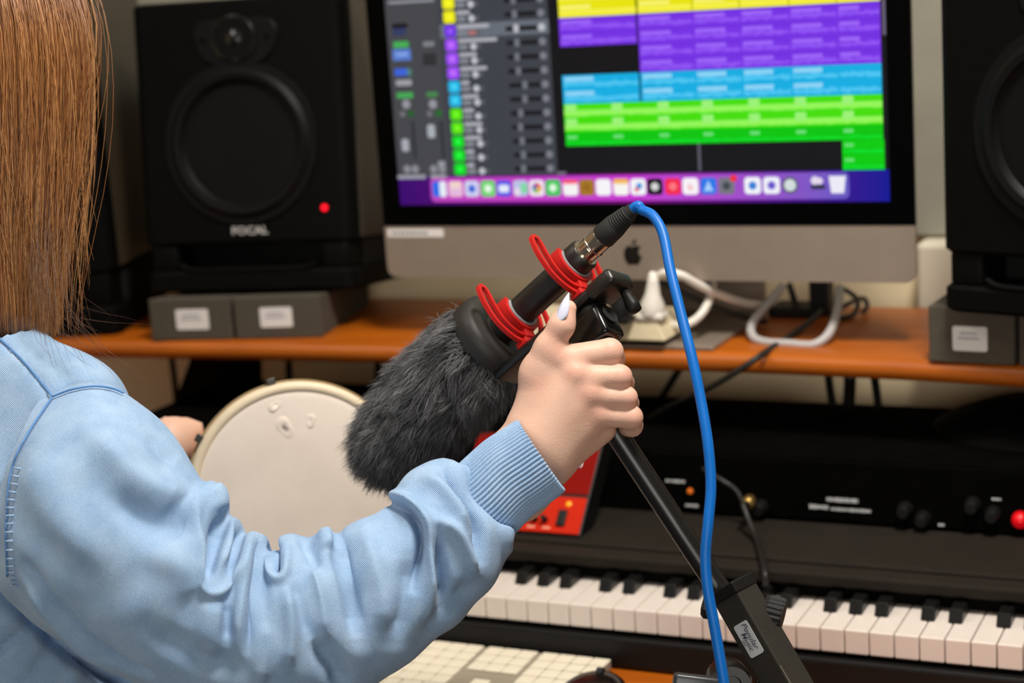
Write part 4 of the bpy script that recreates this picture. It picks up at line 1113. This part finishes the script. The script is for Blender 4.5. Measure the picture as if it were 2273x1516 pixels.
# hand bones
hand = [  # a, b, ra, rb (mm)
    ((1183, 955, -8), (1236, 800, -3), 15.0, 11.0), ((1200, 965, -2), (1274, 836, 1), 16.5, 11.5), ((1215, 990, -4), (1304, 878, 0), 15.5, 11.0),
    ((1228, 1012, -9), (1322, 925, -6), 14.5, 10.5), ((1178, 925, -12), (1196, 822, -9), 15.0, 13.0), ((1236, 1022, -18), (1336, 952, -20), 14.0, 11.5),
    ((1190, 930, -22), (1290, 880, -20), 13.0, 12.0)]
wrist = [((1170, 968, -12), (1110, 1040, -14), 19.5, 21.0), ((1222, 1028, -14), (1160, 1100, -16), 17.5, 20.0), ((1195, 1000, -8), (1135, 1070, -10), 19.5, 21.0)]
fing = [
    [((1246, 799, -2), (1352, 781, -5), 11.2, 10.6), ((1354, 781, -5), (1362, 797, -32), 10.4, 9.0), ((1362, 797, -32), (1322, 806, -50), 8.8, 7.6)],
    [((1280, 838, 1), (1376, 836, -2), 10.6, 9.2), ((1376, 836, -2), (1384, 850, -32), 9.2, 8.6), ((1382, 850, -32), (1342, 852, -52), 8.6, 7.6)],
    [((1308, 878, 0), (1391, 882, -4), 9.8, 8.2), ((1391, 882, -4), (1396, 895, -30), 8.2, 8.0), ((1394, 897, -30), (1356, 896, -50), 8.2, 7.2)],
    [((1326, 921, -6), (1401, 926, -8), 9.4, 9.0), ((1401, 926, -8), (1403, 946, -22), 8.9, 8.4), ((1403, 944, -22), (1384, 954, -38), 8.2, 7.0)]]
thumb = [((1190, 830, -8), (1218, 772, -2), 13.0, 10.6), ((1218, 772, -2), (1247, 722, 2), 10.4, 9.4), ((1247, 722, 2), (1261, 685, 1), 9.3, 6.8)]
pts_h = np.array([HP(*q) for L in (hand, thumb, *fing) for (a, b, _, _) in L for q in (a, b)])
lo, hi = pts_h.min(0) - .016, pts_h.max(0) + .016
LH = P(372, 985, 1.72)                                  # left hand at the drum rim
def axis_pts(l, h, fl_, fh_, fine, coarse):
    a = np.arange(fl_ - coarse, l - coarse, -coarse)[::-1]
    b = np.arange(fl_, fh_, fine); c = np.arange(fh_, h, coarse)
    return np.unique(np.concatenate([a, b, c]))
bl0, bh0 = np.array([LS[0] - .25, HIP[1] - .25, -.02]), np.array([hi[0] + .03, max(hi[1], HIP[1] + .75), HEAD[2] + .22])
ax_ = [axis_pts(bl0[i], bh0[i], lo[i], hi[i], .00125, .010) for i in range(3)]
B = SDF(*ax_)
for a, b, ra, rb in wrist: B.cone(HP(*a), HP(*b), ra / 1000, rb / 1000, .012)
for a, b, ra, rb in hand: B.cone(HP(*a), HP(*b), ra / 1000, rb / 1000, .010)
for a, b, ra, rb in thumb: B.cone(HP(*a), HP(*b), ra / 1000, rb / 1000, .007)
for f in fing:
    T = np.full_like(B.D, .5)
    for a, b, ra, rb in f: B.cone(HP(*a), HP(*b), ra / 1000, rb / 1000, .003, T)
    h = np.maximum(.002 - np.abs(B.D - T), 0) / .002
    B.D = np.minimum(B.D, T) - h * h * .002 * .25
for (px, py, w) in ((1238, 790, 7.0), (1275, 824, 10.5), (1305, 866, 9), (1324, 914, 3)):    # knuckles
    B.cone(HP(px, py, w - 8), HP(px + 4, py + 2, w - 8), .0085, .0085, .008)
fa0, fa1 = HP(1145, 1055, -14), ELB
fam = P(860, 1285, 1.378)
B.cone(fa0, fam, .024, .032, .02); B.cone(fam, fa1, .032, .038, .02); B.cone(fa1, RS, .040, .045, .02)
LE = np.array([LS[0] + .10, LS[1] + .13, LS[2] - .22]); LW = P(300, 1060, 1.74)
B.cone(LS, LE, .055, .042, .03); B.cone(LE, LW, .042, .027, .03); B.cone(LW, LH, .026, .026, .02)
for dx, dy, w, ex, ey in ((0, -22, 0, 62, -26), (10, -2, -8, 66, 2), (10, 18, -12, 62, 26), (6, 34, -14, 52, 44)):
    B.cone(P(372 + dx, 985 + dy, 1.72 - w / 1000), P(372 + ex, 985 + ey, 1.745), .0115, .009, .008)
B.cone(P(380, 958, 1.715), P(440, 942, 1.735), .0115, .009, .008)
for c0, c1, r0_, r1_ in ((RS + LFT * .02, MIDS, .04, .05), (LS, MIDS, .04, .05), (MIDS - [0, 0, .08], HIP + [0, 0, .12], .075, .085), (RS - [0, 0, .12] + LFT * .09 + FWD * .03, HIP + FWD * .03 - LFT * .05, .045, .08), (LS - [0, 0, .10] - LFT * .07, HIP + LFT * .06, .055, .09),
                         (MIDS, NECK, .045, .05), (NECK, HEAD - [0, 0, .06], .055, .055), (HEAD + [0, 0, .025] - FWD * .015, HEAD - [0, 0, .03] + FWD * .025, .088, .072), (HEAD + FWD * .035 - [0, 0, .06], HEAD + FWD * .05 - [0, 0, .085], .05, .032)):
    B.cone(c0, c1, r0_, r1_, .05)
nose = HEAD + FWD * .095 - [0, 0, .035]
B.cone(HEAD + FWD * .085, nose + FWD * .012, .012, .014, .012)
for s in (-1, 1):
    B.cone(HEAD + LFT * s * .082 - [0, 0, .005] - FWD * .005, HEAD + LFT * s * .086 - [0, 0, .045], .016, .012, .008)
    hp = HIP - np.array([0, 0, .02]) + LFT * s * .09; kn = hp + FWD * .40 + LFT * s * .06 - [0, 0, .03]; an = kn + FWD * (-.02) - [0, 0, kn[2] - .09]
    B.cone(hp, kn, .085, .058, .04); B.cone(kn, an, .056, .038, .03); B.cone(an, an + FWD * .14 - [0, 0, .045], .04, .032, .03)
Vb, Fb = B.mesh(); del B
Vb = relax(Vb, Fb, 2, .35)
body_o = part('body', (Vb, Fb), SKINM, person, smooth=True)
kc_ = np.array([HP(px, py, w) for px, py, w in ((1238, 782, 8), (1275, 824, 10), (1305, 866, 9), (1324, 914, 3), (1370, 770, 4), (1392, 832, 6), (1404, 880, 4), (1412, 922, 2), (1255, 690, 8), (1232, 745, 8), (1200, 850, 4))])
dk = ((Vb[:, None, :] - kc_[None]) ** 2).sum(2) if len(Vb) < 60000 else np.concatenate([((q_[:, None, :] - kc_[None]) ** 2).sum(2) for q_ in np.array_split(Vb, 40)])
red_ = np.exp(-dk.min(1) / .011 ** 2)[:, None]
sk0, sk1 = np.array(lin((226, 186, 163))), np.array(lin((224, 160, 140)))
color_attr(body_o.data, sk0 + (sk1 - sk0) * red_ * .75)
nt_ = SKINM.node_tree; at_ = nt_.nodes.new('ShaderNodeAttribute'); at_.attribute_name = 'Col'
mx_ = nt_.nodes.new('ShaderNodeMix'); mx_.data_type = 'RGBA'; mx_.inputs[0].default_value = .6
bs_ = nt_.nodes['Principled BSDF']; old_ = bs_.inputs['Base Color'].links[0].from_socket
nt_.links.new(old_, mx_.inputs[6]); nt_.links.new(at_.outputs['Color'], mx_.inputs[7]); nt_.links.new(mx_.outputs[2], bs_.inputs['Base Color'])
# thumb nail and small face parts
na, nb2 = HP(1236, 712, 9.5), HP(1266, 652, 4)
nd = nrm(nb2 - na); nl = float(np.linalg.norm(nb2 - na)); nn0 = nrm(-CR * .80 + CU * .10 + CB * .60); nn0 = nrm(nn0 - nd * nn0.dot(nd)); ns_ = np.cross(nd, nn0)
Vn_, Fn_ = [], []
for i in range(15):
    t = i / 14; wv = .0066 * (1 - max(0, (t - .35) / .65) ** 1.6) * min(1, .55 + t * 2.2) + .0004
    for j in range(9):
        s = j / 4 - 1
        Vn_.append(na + nd * nl * t + ns_ * wv * s + nn0 * (.0012 - .0035 * s * s * (wv / .0066)) + nn0 * .0016 * math.sin(t * 2.6))
Fn_ = [[i * 9 + j, i * 9 + j + 1, (i + 1) * 9 + j + 1, (i + 1) * 9 + j] for i in range(14) for j in range(8)]
no_ = part('thumb_nail', (np.array(Vn_), Fn_), mat('nail_lilac', (206, 208, 228), .2, var=.02, spec=.6), person, smooth=True)
so = no_.modifiers.new('thick', 'SOLIDIFY'); so.thickness = .0009
no_['label'] = 'long pointed pale lilac thumb nail'
for s in (-1, 1):
    e = HEAD + FWD * .088 + LFT * s * .032 + [0, 0, .005]
    part('eye', lathe(e - FWD * .008, FWD, [(0, 0.0), (.001, .009), (.006, .0105), (.011, .006), (.0125, 0)], 16), WHITEPL, person, smooth=True)
part('lips', tube([HEAD + FWD * .090 + LFT * .022 - [0, 0, .076], HEAD + FWD * .098 - [0, 0, .074], HEAD + FWD * .090 - LFT * .022 - [0, 0, .076]], [.002, .006, .002], 12, 8), mat('lip', (190, 100, 96), .5, var=.05), person, smooth=True)

# ---- sweatshirt
def knit(name):
    m = bpy.data.materials.new(name); m.use_nodes = True
    nt = m.node_tree; b = nt.nodes['Principled BSDF']; b.inputs['Roughness'].default_value = .9
    b.inputs['Specular IOR Level'].default_value = .15; b.inputs['Sheen Weight'].default_value = .15; b.inputs['Sheen Roughness'].default_value = .5
    tc = nt.nodes.new('ShaderNodeTexCoord')
    n = nt.nodes.new('ShaderNodeTexNoise'); n.inputs['Scale'].default_value = 1300; n.inputs['Detail'].default_value = 2
    n2 = nt.nodes.new('ShaderNodeTexNoise'); n2.inputs['Scale'].default_value = 45; n2.inputs['Detail'].default_value = 6
    nt.links.new(tc.outputs['Object'], n.inputs['Vector']); nt.links.new(tc.outputs['Object'], n2.inputs['Vector'])
    r = nt.nodes.new('ShaderNodeValToRGB'); r.color_ramp.elements[0].position = .3; r.color_ramp.elements[1].position = .7
    r.color_ramp.elements[0].color = (*lin((126, 160, 198)), 1); r.color_ramp.elements[1].color = (*lin((172, 197, 224)), 1)
    mx = nt.nodes.new('ShaderNodeMath'); mx.operation = 'MULTIPLY_ADD'; mx.inputs[1].default_value = .55; 
    mm = nt.nodes.new('ShaderNodeMath'); mm.operation = 'MULTIPLY'; mm.inputs[1].default_value = .45
    nt.links.new(n2.outputs['Fac'], mm.inputs[0]); nt.links.new(n.outputs['Fac'], mx.inputs[0]); nt.links.new(mm.outputs[0], mx.inputs[2])
    nt.links.new(mx.outputs[0], r.inputs[0]); nt.links.new(r.outputs[0], b.inputs['Base Color'])
    w = nt.nodes.new('ShaderNodeTexWave'); w.inputs['Scale'].default_value = 330; w.inputs['Distortion'].default_value = 1.5; w.bands_direction = 'DIAGONAL'
    nt.links.new(tc.outputs['Object'], w.inputs['Vector'])
    ad = nt.nodes.new('ShaderNodeMath'); ad.operation = 'ADD'
    nt.links.new(w.outputs['Fac'], ad.inputs[0]); nt.links.new(n.outputs['Fac'], ad.inputs[1])
    bp = nt.nodes.new('ShaderNodeBump'); bp.inputs['Strength'].default_value = .45; bp.inputs['Distance'].default_value = .0008
    nt.links.new(ad.outputs[0], bp.inputs['Height']); nt.links.new(bp.outputs[0], b.inputs['Normal'])
    return m
KNIT = knit('blue_knit')
def stroke_field(px, py, line, wid, ends=True):
    L = catmull(np.array(line, float), 220) if len(line) > 2 else np.array(line, float)[[0, 1]] if False else catmull(np.array([line[0], ((line[0][0] + line[-1][0]) / 2, (line[0][1] + line[-1][1]) / 2), line[-1]], float) if len(line) == 2 else np.array(line, float), 220)
    out = np.zeros(len(px)); n = len(L)
    x0, x1 = L[:, 0].min() - wid * 3, L[:, 0].max() + wid * 3; y0, y1 = L[:, 1].min() - wid * 3, L[:, 1].max() + wid * 3
    idx = np.nonzero((px > x0) & (px < x1) & (py > y0) & (py < y1))[0]
    if len(idx) == 0: return out
    d2 = (px[idx, None] - L[None, :, 0]) ** 2 + (py[idx, None] - L[None, :, 1]) ** 2
    j = d2.argmin(1); t = j / (n - 1)
    tp = np.clip(np.minimum(t, 1 - t) * 5, 0, 1) if ends else 1.0
    tp = .25 + .75 * tp if ends else 1.0
    out[idx] = np.exp(-d2[np.arange(len(idx)), j] / wid ** 2) * tp
    return out
# sleeve stations: upper edge, lower edge (pixels of the photograph), distance
ST = [((120, 862), (-10, 1270), 1.400), ((205, 845), (10, 1300), 1.385), ((285, 880), (45, 1345), 1.372), ((372, 952), (100, 1392), 1.362), ((425, 1035), (178, 1445), 1.356), ((447, 1066), (225, 1472), 1.354), ((474, 1071), (272, 1496), 1.352), ((499, 1096), (325, 1522), 1.352), ((507, 1142), (388, 1550), 1.352), ((527, 1155), (448, 1576), 1.353),
      ((541, 1186), (512, 1596), 1.355), ((562, 1181), (562, 1604), 1.357), ((584, 1188), (596, 1606), 1.358), ((599, 1214), (632, 1602), 1.359), ((616, 1192), (676, 1590), 1.361), ((645, 1184), (722, 1572), 1.363), ((688, 1191), (782, 1546), 1.366), ((721, 1174), (828, 1522), 1.369), ((746, 1180), (862, 1500), 1.371),
      ((770, 1165), (890, 1482), 1.373),
      ((832, 1142), (965, 1425), 1.379), ((862, 1118), (1020, 1380), 1.384), ((876, 1086), (1060, 1335), 1.388), ((905, 1052), (1095, 1295), 1.392), ((945, 1026), (1120, 1252), 1.397), ((978, 1016), (1136, 1222), 1.401), ((1002, 1022), (1138, 1204), 1.404), ((1018, 1034), (1128, 1192), 1.406)]
STa = np.array([[*a, *b, d] for a, b, d in ST], float)
NS, NK = 330, 300
Sv = catmull(STa, NS)
def loft(Sv, NK, thick=.92, pinch=None):
    V = []
    th = np.linspace(0, 2 * np.pi, NK, endpoint=False)
    for T0x, T0y, B0x, B0y, d in Sv:
        a, b = P(T0x, T0y, d), P(B0x, B0y, d); c = (a + b) / 2; u = (a - b) / 2; ra = np.linalg.norm(u)
        V.append(c + np.cos(th)[:, None] * u + np.sin(th)[:, None] * CB * ra * thick)
    n = len(Sv)
    i, j = np.meshgrid(np.arange(n - 1), np.arange(NK), indexing='ij')
    F = np.stack([i * NK + j, i * NK + (j + 1) % NK, (i + 1) * NK + (j + 1) % NK, (i + 1) * NK + j], -1).reshape(-1, 4)
    return np.concatenate(V), F
Vs_, Fs_ = loft(Sv, NK)
N_ = vnormals(Vs_, Fs_)
cen = np.repeat(Vs_.reshape(NS, NK, 3).mean(1), NK, 0)
if ((Vs_ - cen) * N_).sum() < 0: N_ = -N_; Fs_ = Fs_[:, ::-1]
px_, py_, _ = proj(Vs_)
front = np.clip((N_ @ CB) * 2.0 + .75, 0, 1)
FOLDS = [  # pixel line, width, millimetres (+ ridge, - valley)
    # crook of the elbow
    ([(500, 1150), (478, 1215), (455, 1288)], 15, -9), ([(438, 1120), (442, 1200), (440, 1270), (462, 1318), (500, 1306), (535, 1270), (550, 1225)], 11, 5.5), ([(470, 1080), (486, 1100), (492, 1135)], 16, 5),
    ([(514, 1150), (504, 1205), (484, 1262)], 9, 5), ([(534, 1180), (524, 1225), (508, 1268)], 7, -6), ([(556, 1186), (550, 1260), (536, 1350), (528, 1450)], 14, 5.5), ([(580, 1195), (574, 1260), (564, 1330), (550, 1440)], 13, -7),
    ([(608, 1200), (609, 1235), (612, 1266)], 10, -12), ([(594, 1200), (596, 1255), (612, 1284), (632, 1272), (637, 1210)], 10, 4.5), ([(650, 1290), (668, 1350), (694, 1420)], 16, -4.5), ([(640, 1300), (646, 1400), (640, 1480)], 16, 3.5), ([(690, 1250), (712, 1330), (722, 1420)], 16, 3.5),
    ([(668, 1190), (690, 1230), (700, 1270)], 14, -3.0), ([(752, 1180), (768, 1250), (786, 1340), (790, 1420)], 20, -5.0), ([(805, 1170), (828, 1250), (846, 1330), (850, 1400)], 20, 3.5), ([(720, 1180), (730, 1220)], 14, 3.5),
    ([(700, 1420), (740, 1480), (760, 1530)], 22, -5), ([(590, 1380), (588, 1450), (575, 1520)], 18, 2.5), ([(480, 1330), (470, 1400), (470, 1470)], 30, 3.0), ([(500, 1340), (506, 1420)], 14, -2.5),
    # forearm toward the cuff
    ([(866, 1118), (905, 1136), (926, 1172), (930, 1230), (922, 1310)], 9, -8), ([(868, 1096), (912, 1118), (944, 1150), (957, 1195), (955, 1290), (948, 1360)], 11, 6), ([(966, 1182), (974, 1240), (988, 1300), (990, 1350)], 13, -6),
    ([(962, 1150), (1010, 1184), (1036, 1228), (1054, 1272)], 12, 4.5), ([(975, 1034), (1022, 1082), (1052, 1124), (1066, 1170), (1066, 1240)], 13, -6.5), ([(1004, 1034), (1052, 1070), (1092, 1112), (1116, 1164), (1128, 1220)], 11, 5.5),
    ([(930, 1062), (975, 1078), (1015, 1128), (1030, 1180)], 16, 3.5), ([(905, 1240), (900, 1330), (880, 1420)], 18, -3.5), ([(1050, 1290), (1000, 1350), (930, 1430)], 22, -3),
    # upper arm
    ([(205, 960), (310, 1068), (420, 1120)], 34, 4.5), ([(230, 1090), (340, 1160), (440, 1150)], 34, -4.5), ([(60, 1000), (130, 1130), (240, 1260)], 50, 2.5), ([(330, 960), (390, 1030)], 26, -2), ([(300, 1220), (400, 1260), (440, 1330)], 36, 3),
    ([(57, 1250), (151, 1372), (265, 1470), (340, 1500)], 7, -5), ([(44, 1275), (135, 1395), (255, 1492)], 9, 2.5), ([(330, 1400), (430, 1450), (520, 1480)], 30, -3)]
disp = np.zeros(len(Vs_))
for ln, wd_, am in FOLDS: disp += (1.15 if 430 < ln[0][0] < 660 and ln[0][1] < 1300 else 2.1) * am / 1000 * stroke_field(px_, py_, ln, wd_)
# shallow irregular cloth waviness
q = Vs_ * 1.0
disp += .0011 * np.sin(q[:, 0] * 95 + 1.3 * np.sin(q[:, 2] * 60)) * np.sin(q[:, 2] * 80 + q[:, 1] * 50)
Vs_ = Vs_ + N_ * (disp * front)[:, None]
Vs_ = relax(Vs_, Fs_, 2, .4)
sleeve = part('sleeve', (Vs_, Fs_), KNIT, person, smooth=True)
# ribbed cuff
CUF = catmull(np.array([[1000, 1048, 1112, 1205, 1.405], [1030, 1020, 1140, 1186, 1.405], [1075, 980, 1178, 1146, 1.406], [1112, 956, 1216, 1118, 1.407], [1140, 938, 1245, 1096, 1.408], [1150, 934, 1253, 1088, 1.408], [1146, 941, 1247, 1084, 1.409], [1128, 955, 1230, 1098, 1.409]], float), 50)
NR = 62; KK = NR * 8
Vc_, Fc_ = loft(CUF, KK, .88)
Nc = vnormals(Vc_, Fc_); cen = np.repeat(Vc_.reshape(50, KK, 3).mean(1), KK, 0)
if ((Vc_ - cen) * Nc).sum() < 0: Nc = -Nc; Fc_ = Fc_[:, ::-1]
ribs = np.tile(np.abs(np.cos(np.arange(KK) / KK * NR * np.pi)) ** .7, 50)
amp = np.repeat(np.interp(np.arange(50), [0, 6, 36, 42, 49], [.3, 1, 1, .6, .3]), KK)
Vc_ = Vc_ + Nc * ((ribs - .6) * .0016 * amp)[:, None]
part('cuff', (Vc_, Fc_), KNIT, person, smooth=True)
# body of the sweatshirt
g = .004
xs2 = np.arange(LS[0] - .12, P(420, 1516, 1.45)[0] + .06, g); ys2 = np.arange(HIP[1] - .22, HIP[1] + .28, g); zs2 = np.arange(.52, NECK[2] + .06, g)
S2 = SDF(xs2, ys2, zs2)
cR0, cR1 = P(20, 1085, 1.515), P(75, 1700, 1.575)
mir = lambda p: p + 2 * LFT * (MIDS - p).dot(LFT)
S2.cone(cR0, cR1, .098, .118, .06); S2.cone(mir(cR0), mir(cR1), .098, .118, .06)
S2.cone((cR0 + mir(cR0)) / 2, (cR1 + mir(cR1)) / 2, .11, .125, .06)
yA, yB = P(-85, 768, 1.46), P(142, 928, 1.415)
S2.cone(yA, yB, .045, .0455, .05); S2.cone(mir(yA), mir(yB), .045, .0455, .05)
S2.cone(yB, P(60, 1060, 1.415), .0455, .064, .03)
S2.cone(mir(yB), LE, .06, .056, .03); S2.cone(LE, LW, .056, .036, .03)
S2.cone(yA, (yA + mir(yA)) / 2 + [0, 0, .03], .05, .055, .04); S2.cone(mir(yA), (yA + mir(yA)) / 2 + [0, 0, .03], .05, .055, .04)
Vt_, Ft_ = S2.mesh(); del S2
Vt_ = relax(Vt_, Ft_, 3, .5); Nt = vnormals(Vt_, Ft_)
px_, py_, _ = proj(Vt_); front = np.clip((Nt @ CB) * 2 + .3, 0, 1)
disp = np.zeros(len(Vt_))
for ln, wd_, am in [([(-30, 1286), (87, 1388), (163, 1452), (265, 1510), (350, 1536)], 18, -24), ([(-20, 1334), (30, 1332), (75, 1338)], 7, -5), ([(-20, 1465), (40, 1412), (92, 1380)], 8, -6), ([(0, 1390), (60, 1360)], 12, 3), ([(60, 1516), (110, 1450), (130, 1410)], 20, -4), ([(150, 1516), (190, 1470)], 18, 4),
                    ([(-10, 742), (50, 800), (116, 878)], 6, -2.6), ([(116, 880), (190, 858), (262, 862)], 6, -2.4), ([(20, 770), (70, 820)], 16, 2), ([(114, 884), (60, 965), (22, 1050), (12, 1180), (18, 1290)], 7, -3)]:
    disp += am / 1000 * stroke_field(px_, py_, ln, wd_)
Vt_ = Vt_ + Nt * (disp * front)[:, None]
part('sweatshirt_body', (Vt_, Ft_), KNIT, person, smooth=True)
# seams stitched as raised cords, laid onto the cloth by nearest surface point
allV = np.concatenate([Vs_, Vt_]); apx, apy, ad_ = proj(allV)
def drape(line, n=60, lift=.0004):
    L = catmull(np.array(line, float), n); out_ = []
    for x, y in L:
        dd = (apx - x) ** 2 + (apy - y) ** 2
        near = np.nonzero(dd < 64)[0]
        if len(near) == 0: near = np.array([dd.argmin()])
        out_.append(P(x, y, ad_[near].min() - lift))
    o_ = np.array(out_)
    for _ in range(3): o_[1:-1] = .25 * o_[:-2] + .5 * o_[1:-1] + .25 * o_[2:]
    return o_
SEAM = mat('seam_thread', (92, 138, 190), .9, var=.1)
for ln in ([(-15, 738), (50, 800), (115, 878)], [(115, 880), (160, 864), (210, 857), (250, 862), (275, 872)], [(115, 882), (62, 962), (24, 1046), (13, 1170), (16, 1280)]):
    part('seam', tube(drape(ln), .0009, 60, 6, smooth=False), SEAM, person, smooth=True)
sd = drape([(40, 1040), (26, 1110), (22, 1180), (26, 1260), (34, 1300)], 17)
for i in range(17):
    t_ = nrm(sd[min(i + 1, 16)] - sd[max(i - 1, 0)]); s_ = nrm(np.cross(t_, CB))
    part('pucker', tube([sd[i] - s_ * .004 + CB * -.001, sd[i] + CB * .0003, sd[i] + s_ * .004 - CB * .001], [.0004, .0011, .0004], 8, 6), KNIT, person, smooth=True)
# trousers (below the picture)
zs3 = np.arange(.02, .70, .012)
S3 = SDF(np.arange(HIP[0] - .4, HIP[0] + .5, .012), np.arange(HIP[1] - .25, HIP[1] + .65, .012), zs3)
S3.cone(HIP + [0, 0, .06], HIP - [0, 0, .0], .135, .14, .05)
for s in (-1, 1):
    hp = HIP - np.array([0, 0, .02]) + LFT * s * .09; kn = hp + FWD * .40 + LFT * s * .06 - [0, 0, .03]; an = kn + FWD * (-.02) - [0, 0, kn[2] - .12]
    S3.cone(hp, kn, .098, .072, .04); S3.cone(kn, an, .07, .055, .03)
V3, F3 = S3.mesh()
part('trousers', (relax(V3, F3, 2), F3), mat('denim', (44, 52, 72), .9, var=.15, vscale=200), person, smooth=True)
stool = thing('stool', (HIP[0], HIP[1], 0), 'round black padded stool under the seated person', 'stool')
part('seat', lathe((HIP[0], HIP[1], .395), (0, 0, 1), [(0, 0), (0, .15), (.01, .165), (.035, .165), (.045, .15), (.047, 0)], 36), BLACKMAT, stool, smooth=True, flat_angle=40)
for k_ in range(4):
    a = .78 + k_ * 1.5708
    part('leg', tube([(HIP[0] + .10 * math.cos(a), HIP[1] + .10 * math.sin(a), .397), (HIP[0] + .2 * math.cos(a), HIP[1] + .2 * math.sin(a), .0)], .012, 4, 10), BLACKMET, stool, smooth=True)

# ---- hair: solid fall of hair plus strands
hz = np.array([-330, -250, -150, -60, 40, 140, 260, 400, 520, 620, 700, 745])         # pixel rows
hR = np.array([-80, 40, 118, 158, 183, 188, 182, 168, 150, 138, 130, 128])             # right edge
hL = np.array([-130, -280, -370, -400, -405, -400, -385, -350, -310, -270, -240, -230])
hd_ = np.array([1.52, 1.51, 1.505, 1.50, 1.495, 1.49, 1.485, 1.478, 1.47, 1.462, 1.455, 1.452])
hb_ = np.array([.01, .055, .085, .098, .102, .100, .092, .078, .064, .052, .044, .040])  # half depth
def hsurf(row, ang, off=0.0):
    """row in pixel rows, ang 0 = right edge, 90 deg = toward the viewer"""
    r_ = np.interp(row, hz, hR); l_ = np.interp(row, hz, hL); d_ = np.interp(row, hz, hd_); b_ = np.interp(row, hz, hb_)
    c_ = (r_ + l_) / 2; w_ = (r_ - l_) / 2 - 6 + off / 1000 * 2700
    X = c_ + w_ * np.cos(ang); D = d_ - (b_ + off / 1000) * np.sin(ang)
    rr_ = np.stack([(X - CX) / FPX, -(row - CY) / FPX, -np.ones_like(X)], -1) @ RC.T
    return CAM + rr_ * D[..., None]
rows_ = np.concatenate([np.linspace(-328, -200, 10), np.linspace(-180, 640, 44)]); an_ = np.linspace(0, 2 * np.pi, 72, endpoint=False)
Vh = np.concatenate([hsurf(np.full(72, r), an_, -2.0 + 1.2 * np.sin(an_ * 23 + np.sin(an_ * 9)) ) for r in rows_])
nr_ = len(rows_)
i, j = np.meshgrid(np.arange(nr_ - 1), np.arange(72), indexing='ij')
Fh = np.stack([i * 72 + j, i * 72 + (j + 1) % 72, (i + 1) * 72 + (j + 1) % 72, (i + 1) * 72 + j], -1).reshape(-1, 4)
hair = part('hair', (Vh, Fh), mat('hair_base', (92, 56, 28), .5, var=.25, vscale=60), person, smooth=True)
NHS, HS = 12500, 14
a0 = rng.uniform(-.35, np.pi * .95, NHS); a0[:1500] = rng.uniform(-.3, .75, 1500)
r0h = rng.uniform(-325, -120, NHS); r1h = rng.uniform(560, 748, NHS); r1h[rng.random(NHS) < .25] -= 120 * rng.random()
tS = np.linspace(0, 1, HS)
rowS = r0h[:, None] + (r1h - r0h)[:, None] * tS[None] ** .92
locks = rng.integers(0, 120, NHS); lk = rng.normal(0, 1, (120, 4))
angS = a0[:, None] + (.06 * lk[locks, 0][:, None] * np.sin(tS * 3 + lk[locks, 1][:, None] * 2)[...] + .03 * rng.normal(0, 1, (NHS, 1)) * tS)
offS = rng.uniform(-3.0, 3.0, (NHS, 1)) + 2.2 * lk[locks, 2][:, None] * np.sin(tS * 4 + lk[locks, 3][:, None] * 3) * np.linspace(.3, 1, HS)[None]
PS = hsurf(rowS, angS, offS)
fly = rng.random(NHS) < .035
PS[fly] += (CR * .012 + CB * .004)[None, None] * (rng.normal(.4, .8, (fly.sum(), 1, 1)) * np.sin(tS * rng.uniform(2, 5, (fly.sum(), 1)))[..., None]) + (CR * .018)[None, None] * (rng.normal(.3, .6, (fly.sum(), 1, 1)) * (tS ** 3)[None, :, None])
basec = np.array([lin((112, 68, 36)), lin((142, 92, 50)), lin((172, 120, 70)), lin((192, 146, 98)), lin((124, 76, 40))])
pick = rng.integers(0, 5, 120)[locks]; pick[rng.random(NHS) < .3] = rng.integers(0, 5)
CH = basec[pick][:, None, :] * rng.uniform(.95, 1.5, (NHS, 1, 1)) * np.ones((1, HS, 1))
ext = []
for i_ in range(46):                                    # stray hairs drifting over the shoulder
    x0, y0 = rng.uniform(60, 165), rng.uniform(330, 560); x2, y2 = x0 + rng.uniform(10, 190), rng.uniform(690, 860)
    xm_, ym_ = x0 + rng.uniform(-5, 25), (y0 + y2) / 2 + rng.uniform(20, 80)
    q_ = catmull([(x0, y0), (xm_, ym_), (x2, y2)], HS); dd_ = np.linspace(1.425, 1.352 if x2 < 280 else 1.40, HS)
    ext.append([P(x_, y_, d_) for (x_, y_), d_ in zip(q_, dd_)])
PS = np.concatenate([PS, np.array(ext)]); CH = np.concatenate([CH, np.full((46, HS, 3), 1.0) * np.array(lin((96, 62, 40)))])
Vg, Fg, Cg = strands(PS, np.concatenate([np.full(HS - 3, .00026), [.00022, .00016, .00006]])[None] * np.where(np.arange(len(PS)) >= NHS, .45, 1.0)[:, None], CH)
ho = part('hair_strands', (Vg, Fg), attr_mat('hair_fibre', .36, spec=.5), person, smooth=True); color_attr(ho.data, Cg); ho['kind'] = 'stuff'
